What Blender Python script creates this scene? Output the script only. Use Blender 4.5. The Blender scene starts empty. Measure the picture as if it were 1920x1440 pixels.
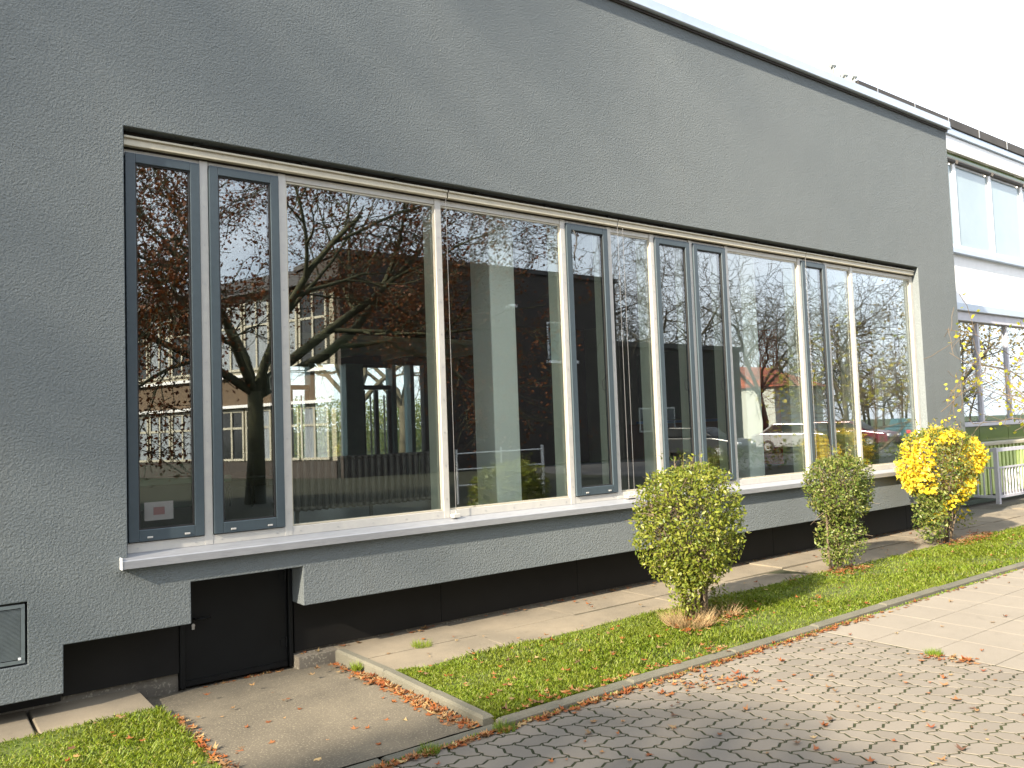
import bpy, math, random
import numpy as np
from mathutils import Vector, Matrix
R = math.radians
random.seed(7); rng = np.random.default_rng(7)
S = bpy.context.scene
COL = S.collection

# ------------------------------------------------------------------ camera, sky, sun, exposure
YAW, PITCH, ROLL, FPX = 0.64328, 0.0549, -0.03605, 1529.3
def make_camera():
    f = Vector((math.sin(YAW)*math.cos(PITCH), math.cos(YAW)*math.cos(PITCH), math.sin(PITCH)))
    r0 = Vector((math.cos(YAW), -math.sin(YAW), 0)); u0 = r0.cross(f)
    r = r0*math.cos(ROLL)+u0*math.sin(ROLL); u = -r0*math.sin(ROLL)+u0*math.cos(ROLL)
    cam = bpy.data.cameras.new('camera'); cam.sensor_width = 36; cam.lens = FPX/1920*36
    cam.clip_start = .05; cam.clip_end = 1500
    o = bpy.data.objects.new('camera', cam); COL.objects.link(o)
    o.matrix_world = Matrix(((r.x, u.x, -f.x, 0), (r.y, u.y, -f.y, -5.6097), (r.z, u.z, -f.z, 1.6), (0, 0, 0, 1)))
    S.camera = o
make_camera()
SUN_EL, SUN_AZ = R(29), R(14)            # azimuth of travel, measured from +x towards +y
tr = Vector((math.cos(SUN_AZ)*math.cos(SUN_EL), math.sin(SUN_AZ)*math.cos(SUN_EL), -math.sin(SUN_EL)))
sl = bpy.data.lights.new('sun', 'SUN'); sl.energy = 5.0; sl.angle = R(0.9); sl.color = (1.0, .87, .69)
so = bpy.data.objects.new('sun', sl); COL.objects.link(so)
so.rotation_euler = tr.to_track_quat('-Z', 'Y').to_euler()
W = bpy.data.worlds.new('World'); S.world = W; W.use_nodes = True
wn, wl = W.node_tree.nodes, W.node_tree.links
wn.clear()
sky = wn.new('ShaderNodeTexSky'); sky.sky_type = 'NISHITA'; sky.sun_disc = False
sky.sun_elevation = SUN_EL; sky.sun_rotation = math.atan2(-tr.x, -tr.y)
sky.dust_density = 2.0; sky.air_density = 1.0
tc = wn.new('ShaderNodeTexCoord'); mp = wn.new('ShaderNodeMapping'); mp.inputs['Scale'].default_value = (1, 1, 3.2)
cn = wn.new('ShaderNodeTexNoise'); cn.inputs['Scale'].default_value = 2.2; cn.inputs['Detail'].default_value = 7; cn.inputs['Roughness'].default_value = .6
cr = wn.new('ShaderNodeValToRGB'); cr.color_ramp.elements[0].position = .34; cr.color_ramp.elements[1].position = .60
cr.color_ramp.elements[0].color = (.45, .45, .45, 1); cr.color_ramp.elements[1].color = (.95, .95, .95, 1)
mx = wn.new('ShaderNodeMix'); mx.data_type = 'RGBA'
mx.inputs['B'].default_value = (7.0, 7.4, 8.0, 1)      # thin bright cloud, same units as the sky radiance
bg = wn.new('ShaderNodeBackground'); bg.inputs['Strength'].default_value = .09
ow = wn.new('ShaderNodeOutputWorld')
wl.new(tc.outputs['Generated'], mp.inputs[0]); wl.new(mp.outputs[0], cn.inputs['Vector']); wl.new(cn.outputs['Fac'], cr.inputs[0])
wl.new(cr.outputs[0], mx.inputs['Factor']); wl.new(sky.outputs[0], mx.inputs['A']); wl.new(mx.outputs['Result'], bg.inputs[0]); wl.new(bg.outputs[0], ow.inputs[0])
S.view_settings.view_transform = 'Standard'; S.view_settings.look = 'None'
S.view_settings.exposure = 2.0; S.view_settings.gamma = 1.0
S.cycles.max_bounces = 8; S.cycles.transparent_max_bounces = 24; S.cycles.use_denoising = True
S.cycles.sample_clamp_indirect = 6

# ------------------------------------------------------------------ materials
def nd(nt, t, **k):
    n = nt.nodes.new(t)
    for a, b in k.items(): setattr(n, a, b)
    return n
def ramp(nt, fac, stops):
    r = nt.nodes.new('ShaderNodeValToRGB'); e = r.color_ramp.elements
    while len(e) < len(stops): e.new(.5)
    for i, (p, c) in enumerate(stops):
        e[i].position = p; e[i].color = (*c, 1)
    nt.links.new(fac, r.inputs[0]); return r.outputs[0]
def noise(nt, scale, detail=4, rough=.55, vec=None, stretch=None):
    n = nt.nodes.new('ShaderNodeTexNoise'); n.inputs['Scale'].default_value = scale; n.inputs['Detail'].default_value = detail; n.inputs['Roughness'].default_value = rough
    if vec is None:
        vec = nt.nodes.new('ShaderNodeTexCoord').outputs['Object']
    if stretch:
        m = nt.nodes.new('ShaderNodeMapping'); m.inputs['Scale'].default_value = stretch; nt.links.new(vec, m.inputs[0]); vec = m.outputs[0]
    nt.links.new(vec, n.inputs['Vector']); return n.outputs['Fac']
def base(name, rough=.8, metallic=0, spec=.5):
    m = bpy.data.materials.new(name); m.use_nodes = True
    p = m.node_tree.nodes['Principled BSDF']
    p.inputs['Roughness'].default_value = rough; p.inputs['Metallic'].default_value = metallic; p.inputs['Specular IOR Level'].default_value = spec
    return m, m.node_tree, p
def bump(nt, p, fac, strength, dist):
    b = nt.nodes.new('ShaderNodeBump'); b.inputs['Strength'].default_value = strength; b.inputs['Distance'].default_value = dist
    nt.links.new(fac, b.inputs['Height']); nt.links.new(b.outputs[0], p.inputs['Normal']); return b
def mat(name, c1, c2=None, scale=6, rough=.8, metallic=0, bs=0, bscale=60, bdist=.003, stretch=None, spec=.5, detail=5):
    m, nt, p = base(name, rough, metallic, spec)
    if c2 is None: c2 = tuple(x*.82 for x in c1)
    f = noise(nt, scale, detail, .6, stretch=stretch)
    nt.links.new(ramp(nt, f, [(.3, c2), (.7, c1)]), p.inputs['Base Color'])
    if bs: bump(nt, p, noise(nt, bscale, 3, .6), bs, bdist)
    return m
def mixc(nt, fac, a, b, mode='MIX'):
    m = nt.nodes.new('ShaderNodeMix'); m.data_type = 'RGBA'; m.blend_type = mode
    if isinstance(fac, (int, float)): m.inputs['Factor'].default_value = fac
    else: nt.links.new(fac, m.inputs['Factor'])
    for s, v in (('A', a), ('B', b)):
        if isinstance(v, tuple): m.inputs[s].default_value = (*v, 1)
        else: nt.links.new(v, m.inputs[s])
    return m.outputs['Result']
def island(nt): return nt.nodes.new('ShaderNodeNewGeometry').outputs['Random Per Island']

def m_stucco():
    m, nt, p = base('grey stucco', .92, spec=.25)
    big = noise(nt, .55, 4, .6, stretch=(1, 1, .5)); fine = noise(nt, 26, 5, .65)
    c = mixc(nt, big, (.112, .133, .143), (.142, .159, .165))
    c = mixc(nt, mathn(nt, 'MULTIPLY', fine, .5), c, (.168, .186, .188))
    streak = noise(nt, 3, 4, .7, stretch=(2.2, 1, .12))
    c = mixc(nt, ramp(nt, streak, [(.55, (0, 0, 0)), (.8, (.35, .35, .35))]), c, (.12, .128, .125))
    nt.links.new(c, p.inputs['Base Color'])
    v = nt.nodes.new('ShaderNodeTexVoronoi'); v.inputs['Scale'].default_value = 95; v.feature = 'SMOOTH_F1'
    t = nt.nodes.new('ShaderNodeTexCoord'); nt.links.new(t.outputs['Object'], v.inputs['Vector'])
    h = mathn(nt, 'ADD', mathn(nt, 'MULTIPLY', noise(nt, 62, 5, .7), 2.0), v.outputs['Distance'])
    h = mathn(nt, 'ADD', h, mathn(nt, 'MULTIPLY', noise(nt, 1.1, 3, .5), 4.0))
    bump(nt, p, h, .85, .006)
    return m
def mathn(nt, op, a, b=None, c=None):
    n = nt.nodes.new('ShaderNodeMath'); n.operation = op
    for i, v in enumerate((a, b, c)):
        if v is None: continue
        if isinstance(v, (int, float)): n.inputs[i].default_value = v
        else: nt.links.new(v, n.inputs[i])
    return n.outputs[0]
def m_glass(name='double glazing', tint=(.92, .95, .93), sheets=2, warp=.12):
    m = bpy.data.materials.new(name); m.use_nodes = True; nt = m.node_tree; nt.nodes.clear()
    o = nd(nt, 'ShaderNodeOutputMaterial'); t = nd(nt, 'ShaderNodeBsdfTransparent'); g = nd(nt, 'ShaderNodeBsdfGlossy'); mxs = nd(nt, 'ShaderNodeMixShader')
    t.inputs[0].default_value = (*tint, 1); g.inputs[0].default_value = (.95, .98, 1, 1); g.inputs['Roughness'].default_value = .0
    geo = nd(nt, 'ShaderNodeNewGeometry')
    d = nd(nt, 'ShaderNodeVectorMath', operation='DOT_PRODUCT'); nt.links.new(geo.outputs['Normal'], d.inputs[0]); nt.links.new(geo.outputs['Incoming'], d.inputs[1])
    cosv = mathn(nt, 'ABSOLUTE', d.outputs['Value'])
    om = mathn(nt, 'SUBTRACT', 1.0, cosv)
    r = mathn(nt, 'ADD', .043, mathn(nt, 'MULTIPLY', mathn(nt, 'POWER', om, 5.0), .957))
    k = 2.0                                    # two surfaces of one sheet
    fac = mathn(nt, 'DIVIDE', mathn(nt, 'MULTIPLY', r, k), mathn(nt, 'ADD', 1.0, r))
    fac = mathn(nt, 'MINIMUM', mathn(nt, 'MULTIPLY', fac, 1.85), 1.0)
    nt.links.new(fac, mxs.inputs[0]); nt.links.new(t.outputs[0], mxs.inputs[1]); nt.links.new(g.outputs[0], mxs.inputs[2]); nt.links.new(mxs.outputs[0], o.inputs[0])
    b = nd(nt, 'ShaderNodeBump'); b.inputs['Strength'].default_value = warp; b.inputs['Distance'].default_value = .0012
    nt.links.new(noise(nt, 1.6, 1, .4), b.inputs['Height']); nt.links.new(b.outputs[0], g.inputs['Normal'])
    return m
def m_leaf(name, cols, trans=.35, rough=.55):
    m, nt, p = base(name, rough)
    n = len(cols); c = ramp(nt, island(nt), [(i/(n-1) if n > 1 else 0, cols[i]) for i in range(n)])
    p.inputs['Specular IOR Level'].default_value = .35
    nt.links.new(c, p.inputs['Base Color'])
    t = nd(nt, 'ShaderNodeBsdfTranslucent'); nt.links.new(mixc(nt, 1.0, c, (1.3, 1.25, .8), 'MULTIPLY'), t.inputs[0])
    mxs = nd(nt, 'ShaderNodeMixShader'); mxs.inputs[0].default_value = trans
    o = nt.nodes['Material Output']; nt.links.new(p.outputs[0], mxs.inputs[1]); nt.links.new(t.outputs[0], mxs.inputs[2]); nt.links.new(mxs.outputs[0], o.inputs[0])
    return m
def m_grass():
    m, nt, p = base('grass blade', .5)
    c = ramp(nt, island(nt), [(0, (.075, .125, .008)), (.4, (.14, .215, .010)), (.8, (.20, .26, .02)), (.93, (.24, .25, .05)), (1, (.32, .26, .12))])
    f = ramp(nt, noise(nt, 2.6, 4, .6), [(.38, (0, 0, 0)), (.66, (.75, .75, .75))])
    c = mixc(nt, f, c, (.15, .185, .014)); p.inputs['Specular IOR Level'].default_value = .35
    nt.links.new(c, p.inputs['Base Color'])
    t = nd(nt, 'ShaderNodeBsdfTranslucent'); nt.links.new(mixc(nt, 1.0, c, (1.3, 1.25, .8), 'MULTIPLY'), t.inputs[0])
    mxs = nd(nt, 'ShaderNodeMixShader'); mxs.inputs[0].default_value = .32
    o = nt.nodes['Material Output']; nt.links.new(p.outputs[0], mxs.inputs[1]); nt.links.new(t.outputs[0], mxs.inputs[2]); nt.links.new(mxs.outputs[0], o.inputs[0])
    return m
def m_paver():
    m, nt, p = base('concrete paver', .9, spec=.3)
    c = ramp(nt, island(nt), [(0, (.150, .130, .104)), (.5, (.175, .153, .124)), (1, (.195, .170, .136))])
    c = mixc(nt, mathn(nt, 'MULTIPLY', noise(nt, 90, 4, .7), .5), c, (.10, .095, .085))
    c = mixc(nt, ramp(nt, noise(nt, 1.3, 5, .6), [(.45, (0, 0, 0)), (.75, (.45, .45, .45))]), c, (.11, .105, .09))
    nt.links.new(c, p.inputs['Base Color']); bump(nt, p, noise(nt, 160, 3, .6), .35, .002)
    return m
def m_concrete(name, c1, c2, speck=(.22, .20, .16), ss=140, bs=.5):
    m, nt, p = base(name, .92, spec=.3)
    c = mixc(nt, ramp(nt, noise(nt, 1.8, 6, .65), [(.35, (0, 0, 0)), (.68, (1, 1, 1))]), c2, c1)
    c = mixc(nt, ramp(nt, noise(nt, ss, 2, .5), [(.56, (0, 0, 0)), (.68, (.75, .75, .75))]), c, speck)
    c = mixc(nt, ramp(nt, noise(nt, 5, 6, .75), [(.58, (0, 0, 0)), (.78, (.5, .5, .5))]), c, tuple(v*.55 for v in c2))
    nt.links.new(c, p.inputs['Base Color']); bump(nt, p, noise(nt, 120, 4, .7), bs, .003)
    return m
M = {}
M['stucco'] = m_stucco()
M['alu'] = mat('white painted aluminium', (.50, .49, .45), (.44, .43, .41), 14, .42, .15, spec=.5)
M['sill'] = mat('anodised sill', (.30, .31, .33), (.24, .25, .27), 9, .42, .25, stretch=(1, 6, 6))
M['rail'] = mat('cream head rail', (.50, .46, .36), (.42, .39, .31), 10, .45, .1)
M['slot'] = mat('brown blind slot', (.030, .022, .016), (.016, .012, .010), 9, .6)
M['sash'] = mat('slate painted sash', (.044, .064, .077), (.038, .055, .067), 20, .42, spec=.5)
M['gasket'] = mat('black rubber', (.012, .012, .012), None, 8, .5)
M['inner'] = mat('pale mullion', (.70, .74, .62), (.64, .68, .57), 9, .5)
M['column'] = mat('pale plaster column', (.88, .91, .86), (.84, .87, .82), 3, .7, bs=.1, bscale=30)
M['plinth'] = mat('black coated panel', (.008, .0075, .007), (.0045, .0045, .0045), 3, .6, spec=.2, bs=.1, bscale=200, bdist=.001)
M['door'] = mat('black painted steel', (.0045, .0055, .006), (.003, .0035, .004), 5, .5, spec=.2)
M['fascia'] = mat('zinc fascia', (.40, .47, .56), (.36, .42, .50), 6, .35, .3)
M['grille'] = mat('galvanised mesh', (.17, .20, .21), (.13, .155, .165), 20, .45, .3)
M['rough_concrete'] = m_concrete('exposed aggregate footing', (.15, .135, .11), (.09, .08, .065), (.26, .24, .19), 55, 1.0)
M['ramp'] = m_concrete('old exposed aggregate concrete', (.120, .104, .076), (.075, .066, .050), (.20, .175, .125), 95, .8)
M['slab'] = m_concrete('weathered slab', (.190, .160, .115), (.125, .108, .080), (.23, .20, .15), 200, .4)
M['kerb'] = m_concrete('mossy kerb stone', (.120, .112, .085), (.075, .075, .058), (.15, .14, .11), 150, .5)
M['paver'] = m_paver()
M['flag'] = m_concrete('concrete flagstone', (.200, .178, .145), (.170, .152, .124), (.22, .20, .165), 220, .25)
M['joint'] = m_concrete('mossy joint sand', (.028, .034, .010), (.014, .016, .007), (.045, .055, .016), 90, .6)
M['soil'] = m_concrete('soil under lawn', (.075, .105, .018), (.055, .060, .018), (.10, .12, .03), 60, .8)
M['lawn'] = mat('far lawn', (.030, .050, .009), (.020, .034, .008), 9, .95, bs=.8, bscale=50, bdist=.03)
M['shaded_lawn'] = mat('lawn darkened for tree shade', (.018, .024, .006), (.012, .012, .006), 5, .95, bs=.8, bscale=50, bdist=.03)  # darker copy of the lawn, tree shade put into its colour
M['grass'] = m_grass()
M['straw'] = m_leaf('dry grass', [(.20, .14, .07), (.32, .24, .13), (.26, .17, .08)], .2, .7)
M['dead_leaf'] = m_leaf('fallen leaf', [(.16, .045, .012), (.30, .10, .025), (.22, .06, .02), (.34, .20, .08), (.10, .05, .03), (.42, .30, .14)], .15, .6)
M['privet'] = m_leaf('privet leaf', [(.065, .10, .014), (.12, .15, .018), (.17, .195, .025), (.23, .235, .045)], .35, .4)
M['olive'] = m_leaf('dull privet leaf', [(.05, .085, .014), (.085, .125, .020), (.13, .16, .03), (.19, .18, .06)], .3, .45)
M['yellow'] = m_leaf('yellow autumn leaf', [(.50, .34, .012), (.64, .50, .03), (.70, .58, .07), (.52, .42, .03)], .4, .5)
M['sapling_leaf'] = m_leaf('yellow green leaf', [(.16, .20, .02), (.30, .30, .03), (.45, .38, .03)], .4, .5)
M['copper'] = m_leaf('copper beech leaf', [(.070, .022, .008), (.12, .035, .010), (.16, .052, .014), (.09, .045, .012)], .3, .6)
M['ochre'] = m_leaf('ochre leaf', [(.20, .13, .02), (.30, .20, .03), (.12, .10, .02)], .3, .6)
M['bark'] = mat('bark', (.085, .070, .045), (.040, .034, .024), 18, .9, bs=.6, bscale=40, bdist=.01)
M['greenbark'] = mat('mossy bark', (.070, .072, .032), (.035, .036, .020), 8, .9, bs=.6, bscale=30, bdist=.01)
M['twig'] = mat('privet stem', (.16, .12, .075), (.08, .06, .04), 30, .85)
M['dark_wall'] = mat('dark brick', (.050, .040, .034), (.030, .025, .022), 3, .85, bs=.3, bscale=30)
M['frame_cream'] = mat('cream window frame', (.42, .40, .32), None, 6, .6)
M['brick'] = mat('brown brick', (.13, .088, .050), (.09, .062, .038), 5, .85, bs=.3, bscale=40)
M['cream'] = mat('cream paint', (.36, .33, .25), (.30, .28, .21), 6, .7)
M['white'] = mat('white paint', (.78, .79, .80), (.72, .73, .74), 6, .55)
M['curtain'] = mat('net curtain behind glass', (.30, .33, .36), (.16, .19, .22), 5, .35, stretch=(5, 5, .4))
M['darkglass'] = mat('dark window glass', (.03, .035, .04), (.015, .018, .02), 3, .08)
M['roofdark'] = mat('dark roof', (.060, .055, .052), (.04, .038, .036), 4, .8)
M['redroof'] = mat('red tiles', (.34, .085, .04), (.24, .06, .03), 14, .8)
M['greywall'] = mat('grey render', (.42, .44, .40), (.36, .38, .35), 3, .85)
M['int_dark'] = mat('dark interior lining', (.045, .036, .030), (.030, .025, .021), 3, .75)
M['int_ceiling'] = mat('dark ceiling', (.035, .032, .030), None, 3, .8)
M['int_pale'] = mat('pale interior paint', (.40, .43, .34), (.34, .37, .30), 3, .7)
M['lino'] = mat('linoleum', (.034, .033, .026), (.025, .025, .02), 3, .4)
M['radiator'] = mat('old radiator', (.075, .066, .058), (.045, .040, .036), 30, .5, bs=.3, bscale=120)
M['teal'] = mat('teal painted frame', (.12, .20, .21), None, 6, .5)
M['board'] = mat('green chalk board', (.035, .10, .055), (.028, .08, .045), 2, .45)
M['blue'] = mat('blue rail', (.10, .20, .42), None, 4, .5)
M['orangewood'] = mat('varnished wood', (.22, .08, .025), (.15, .055, .02), 5, .4, stretch=(1, 8, 1))
M['redcloth'] = mat('red curtain', (.62, .035, .04), (.35, .02, .025), 6, .8, stretch=(1, 20, .5))
M['lime'] = mat('lime slats', (.46, .58, .20), (.36, .48, .15), 8, .4)
M['greenglass'] = mat('green glass spandrel', (.10, .15, .03), (.06, .10, .025), 1.2, .12, stretch=(1, 1, 3))
M['fence'] = mat('lilac grey enamel', (.45, .45, .50), (.38, .38, .43), 6, .4)
M['wire'] = mat('steel wire', (.30, .30, .30), None, 6, .4, .6)
M['black'] = mat('matt black', (.02, .02, .02), None, 6, .6)
M['paper'] = mat('printed paper', (.42, .38, .40), (.36, .30, .32), 8, .8)
M['pinkprint'] = mat('faded print', (.30, .12, .13), None, 8, .8)
M['paleglass'] = mat('pale sunlit glass', (.28, .35, .37), (.24, .31, .34), 1, .12)
M['glass'] = m_glass()
M['clear'] = m_glass('rear glazing', (.93, .96, .95), warp=.05)
M['moss'] = m_leaf('moss', [(.08, .13, .01), (.14, .20, .02)], .2)
M['flagsilver'] = mat('galvanised steel', (.45, .46, .47), (.36, .37, .38), 8, .35, .7)

# ------------------------------------------------------------------ mesh helpers
class MB:
    def __init__(s): s.v = []; s.f = []; s.n = 0
    def add(s, v, f):
        s.v.append(np.asarray(v, float).reshape(-1, 3)); s.f += [tuple(i+s.n for i in q) for q in f]; s.n += len(v); return s
    def box(s, x0, x1, y0, y1, z0, z1):
        x0, x1 = min(x0, x1), max(x0, x1); y0, y1 = min(y0, y1), max(y0, y1); z0, z1 = min(z0, z1), max(z0, z1)
        v = [(x, y, z) for z in (z0, z1) for y in (y0, y1) for x in (x0, x1)]
        return s.add(v, [(0, 2, 3, 1), (4, 5, 7, 6), (0, 1, 5, 4), (2, 6, 7, 3), (0, 4, 6, 2), (1, 3, 7, 5)])
    def prism(s, pts, y0, y1, axis='y'):
        """closed outline pts (a,b) swept; axis y: (x,z) outline; x: (y,z); z: (x,y)"""
        n = len(pts)
        def P(a, b, c): return {'y': (a, c, b), 'x': (c, a, b), 'z': (a, b, c)}[axis]
        v = [P(a, b, y0) for a, b in pts]+[P(a, b, y1) for a, b in pts]
        area = sum(pts[i][0]*pts[(i+1) % n][1]-pts[(i+1) % n][0]*pts[i][1] for i in range(n))
        f = [tuple(range(n)), tuple(range(2*n-1, n-1, -1))]+[(i, i+n, (i+1) % n+n, (i+1) % n) for i in range(n)]
        flip = (area > 0) == (axis in ('z', 'x'))
        if flip: f = [q[::-1] for q in f]
        return s.add(v, f)
    def tube(s, pts, rad, n=6, cap=True):
        pts = [Vector(p) for p in pts]; k = len(pts)
        if not hasattr(rad, '__len__'): rad = [rad]*k
        a = None; v = []
        for i in range(k):
            d = (pts[min(i+1, k-1)]-pts[max(i-1, 0)]).normalized()
            if a is None: a = d.orthogonal().normalized()
            a = (a-d*a.dot(d)); a = a.normalized() if a.length > 1e-6 else d.orthogonal().normalized()
            b = d.cross(a)
            for j in range(n):
                t = 2*math.pi*j/n; v.append(pts[i]+(a*math.cos(t)+b*math.sin(t))*rad[i])
        f = [(i*n+j, i*n+(j+1) % n, (i+1)*n+(j+1) % n, (i+1)*n+j) for i in range(k-1) for j in range(n)]
        if cap: f += [tuple(range(n))[::-1], tuple((k-1)*n+j for j in range(n))]
        return s.add([tuple(q) for q in v], f)
    def build(s, name, m, parent=None, bevel=0, smooth=False, loc=None, seg=1):
        me = bpy.data.meshes.new(name)
        v = np.concatenate(s.v) if s.v else np.zeros((0, 3))
        o = bpy.data.objects.new(name, me); COL.objects.link(o)
        if parent is not None:
            o.parent = parent; off = world_loc(parent)
        else:
            off = np.array(loc) if loc is not None else (np.array([v[:, 0].mean(), v[:, 1].mean(), v[:, 2].min()]))
            o.location = tuple(off)
        me.from_pydata([tuple(q) for q in (v-off)], [], s.f); me.materials.append(m)
        if smooth: me.polygons.foreach_set('use_smooth', [True]*len(me.polygons))
        me.update()
        if bevel:
            b = o.modifiers.new('bevel', 'BEVEL'); b.width = bevel; b.segments = seg; b.limit_method = 'ANGLE'
        return o
def world_loc(o):
    l = np.zeros(3)
    while o is not None: l = l+np.array(o.location); o = o.parent
    return l
def bx(*a): return MB().box(*a)
def tag(o, label=None, cat=None, group=None, kind=None):
    if label: o['label'] = label
    if cat: o['category'] = cat
    if group: o['group'] = group
    if kind: o['kind'] = kind
    return o
def empty(name, loc, label, cat, group=None):
    o = bpy.data.objects.new(name, None); COL.objects.link(o); o.location = loc; o.empty_display_size = .2
    return tag(o, label, cat, group)
def raw(name, V, F, m, parent=None, loc=(0, 0, 0)):
    """fast mesh from arrays; F is (n,k)"""
    me = bpy.data.meshes.new(name); V = np.asarray(V, np.float32); F = np.asarray(F, np.int32)
    off = world_loc(parent) if parent is not None else np.array(loc)
    V = V-off.astype(np.float32)
    me.vertices.add(len(V)); me.vertices.foreach_set('co', V.ravel())
    me.loops.add(F.size); me.loops.foreach_set('vertex_index', F.ravel())
    me.polygons.add(len(F)); me.polygons.foreach_set('loop_start', np.arange(0, F.size, F.shape[1], dtype=np.int32))
    me.polygons.foreach_set('loop_total', np.full(len(F), F.shape[1], np.int32))
    me.update(calc_edges=True); me.materials.append(m)
    o = bpy.data.objects.new(name, me); COL.objects.link(o)
    if parent is not None: o.parent = parent
    else: o.location = tuple(loc)
    return o
def unit(v): return v/np.maximum(np.linalg.norm(v, axis=1, keepdims=True), 1e-9)
def leaves(P, size, flat=0.0, fold=.25, aspect=.5, up=None):
    """folded diamond leaves at points P, random directions; returns V, F (two triangles each side of the midrib)"""
    n = len(P); d = rng.normal(size=(n, 3)); d[:, 2] *= (1-flat)
    if up is not None: d = d+np.array(up)
    d = unit(d); s = np.cross(d, rng.normal(size=(n, 3))*(1-flat)+np.array([0, 0, 1.0])*flat*3+1e-3)
    if flat > 0: s = np.cross(d, unit(rng.normal(size=(n, 3))*.35+np.array([0, 0, 1.0])))
    s = unit(s); nn = np.cross(d, s)
    L = (np.asarray(size)*rng.uniform(.45, 1.4, n))[:, None]
    a = P; b = P+d*L*.45+s*L*aspect*.5+nn*L*fold*.3; c = P+d*L; e = P+d*L*.45-s*L*aspect*.5+nn*L*fold*.3
    V = np.stack([a, b, c, e], 1).reshape(-1, 3)
    i = np.arange(n)*4; F = np.concatenate([np.stack([i, i+1, i+2], 1), np.stack([i, i+2, i+3], 1)])
    return V, F

# ------------------------------------------------------------------ ground, paths
RX0, RX1 = 1.28, 2.52         # concrete ramp in front of the basement door
def sheet(name, x0, x1, y0, y1, z, m):
    return tag(raw(name, [(x0, y0, z), (x1, y0, z), (x1, y1, z), (x0, y1, z)], [(0, 1, 2, 3)], m, loc=((x0+x1)/2, (y0+y1)/2, z)), kind='structure')
sheet('ground', -300, 400, -400, 300, -.20, M['lawn'])
sheet('paving_bed', -14, 60, -6.5, -1.9, -.0035, M['joint'])
def lawn_patch(name, outline):
    o = MB().prism(outline, -.15, .005, 'z').build(name, M['soil']); return tag(o, kind='structure')
lawn_patch('lawn', [(2.6, -1.88), (60, -1.88), (60, -.67), (2.6, -.67)])
lawn_patch('lawn', [(-14, -1.88), (RX0-.02, -1.88), (RX0-.02, -.30), (-14, -.30)])
lawn_patch('lawn', [(-40, -60), (120, -60), (120, -6.51), (-40, -6.51)]).data.materials[0] = M['shaded_lawn']
lawn_patch('lawn_slope', [(-20, 8.4), (60, 8.4), (60, 60), (-20, 60)])
sheet('bedding', -14, 40, -1.0, 1.4, -.085, M['rough_concrete'])

# herringbone interlocking pavers: one surface
def herringbone():
    a = .1005; amp = .13; gap = .0074
    X0, Y0 = 5.53, -1.965
    V = []; F = []
    def vd(i, j):
        s = (i+j) % 4
        return 0, 0
    def edge(p, q):
        """wavy unit edge from lattice p to q, S-shaped; depends on the undirected edge only"""
        (x0, y0), (x1, y1) = p, q
        lo, hi = (p, q) if (p < q) else (q, p)
        hor = lo[1] == hi[1]
        pts = []
        for t, w in ((.25, 1), (.5, 0), (.75, -1)):
            x = lo[0]+(hi[0]-lo[0])*t; y = lo[1]+(hi[1]-lo[1])*t
            sg = -1 if ((lo[0]+lo[1]) % 2) else 1
            if hor: y += amp*w*sg
            else: x += amp*w*sg
            pts.append((x, y))
        if lo == q: pts = pts[::-1]
        return [(float(x0), float(y0))]+pts
    nI, nJ = int(9.6/a), int(4.9/a)
    for i in range(-nI, 1):
        for j in range(-nJ, 1):
            s = (i+j) % 4
            if s == 0: cor = [(i, j), (i+1, j), (i+2, j), (i+2, j+1), (i+1, j+1), (i, j+1)]
            elif s == 2: cor = [(i, j), (i+1, j), (i+1, j+1), (i+1, j+2), (i, j+2), (i, j+1)]
            else: continue
            poly = []
            for k in range(6): poly += edge(cor[k], cor[(k+1) % 6])
            P = np.array(poly)*a+np.array([X0, Y0-a*1.0])
            c = P.mean(0)
            P[:, 0] = np.minimum(P[:, 0], X0); P[:, 1] = np.minimum(P[:, 1], Y0)
            if (P[:, 0].max()-P[:, 0].min()) < .03 or (P[:, 1].max()-P[:, 1].min()) < .03: continue
            dz = float(np.clip(rng.normal()*.0005, -.001, .001)); tx, ty = np.clip(rng.normal(size=2)*.004, -.008, .008)
            T = np.roll(P, -1, 0)-np.roll(P, 1, 0); T /= np.linalg.norm(T, axis=1, keepdims=True)+1e-9
            NI = np.stack([-T[:, 1], T[:, 0]], 1)
            def ring(ins, z):
                Q = P+NI*ins; return [(x, y, z+dz+(x-c[0])*tx+(y-c[1])*ty) for x, y in Q]
            n = len(P); b = len(V)
            V += ring(gap, -.02)+ring(gap, -.001)+ring(gap+.0018, 0.0)
            for r in (0, 1):
                for k in range(n): F.append((b+r*n+k, b+r*n+(k+1) % n, b+(r+1)*n+(k+1) % n, b+(r+1)*n+k))
            F.append(tuple(b+2*n+k for k in range(n)))
    mb = MB(); mb.add(V, F)
    return tag(mb.build('paving', M['paver'], loc=(2, -4, -.02)), kind='structure')
herringbone()
def bevel_tile(mb, x0, x1, y0, y1, z0, z1, b=.006, jit=.0015, tilt=.003):
    dz = random.gauss(0, jit); tx, ty = random.gauss(0, tilt), random.gauss(0, tilt); cx, cy = (x0+x1)/2, (y0+y1)/2
    def r(i, z): return [(x, y, z+dz+(x-cx)*tx+(y-cy)*ty) for x, y in ((x0+i, y0+i), (x1-i, y0+i), (x1-i, y1-i), (x0+i, y1-i))]
    v = r(0, z0)+r(0, z1-b)+r(b, z1)
    f = [(q*4+k, q*4+(k+1) % 4, q*4+4+(k+1) % 4, q*4+4+k) for q in (0, 1) for k in range(4)]+[(8, 9, 10, 11)]
    mb.add(v, f)
mb = MB()
for i in range(58):
    for j in range(11):
        x = 5.54+i*.432; y = -1.965-(j+1)*.412
        bevel_tile(mb, x+.003, x+.429, y+.003, y+.409, -.03, .0, .0012, .0003, .0015)
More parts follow.
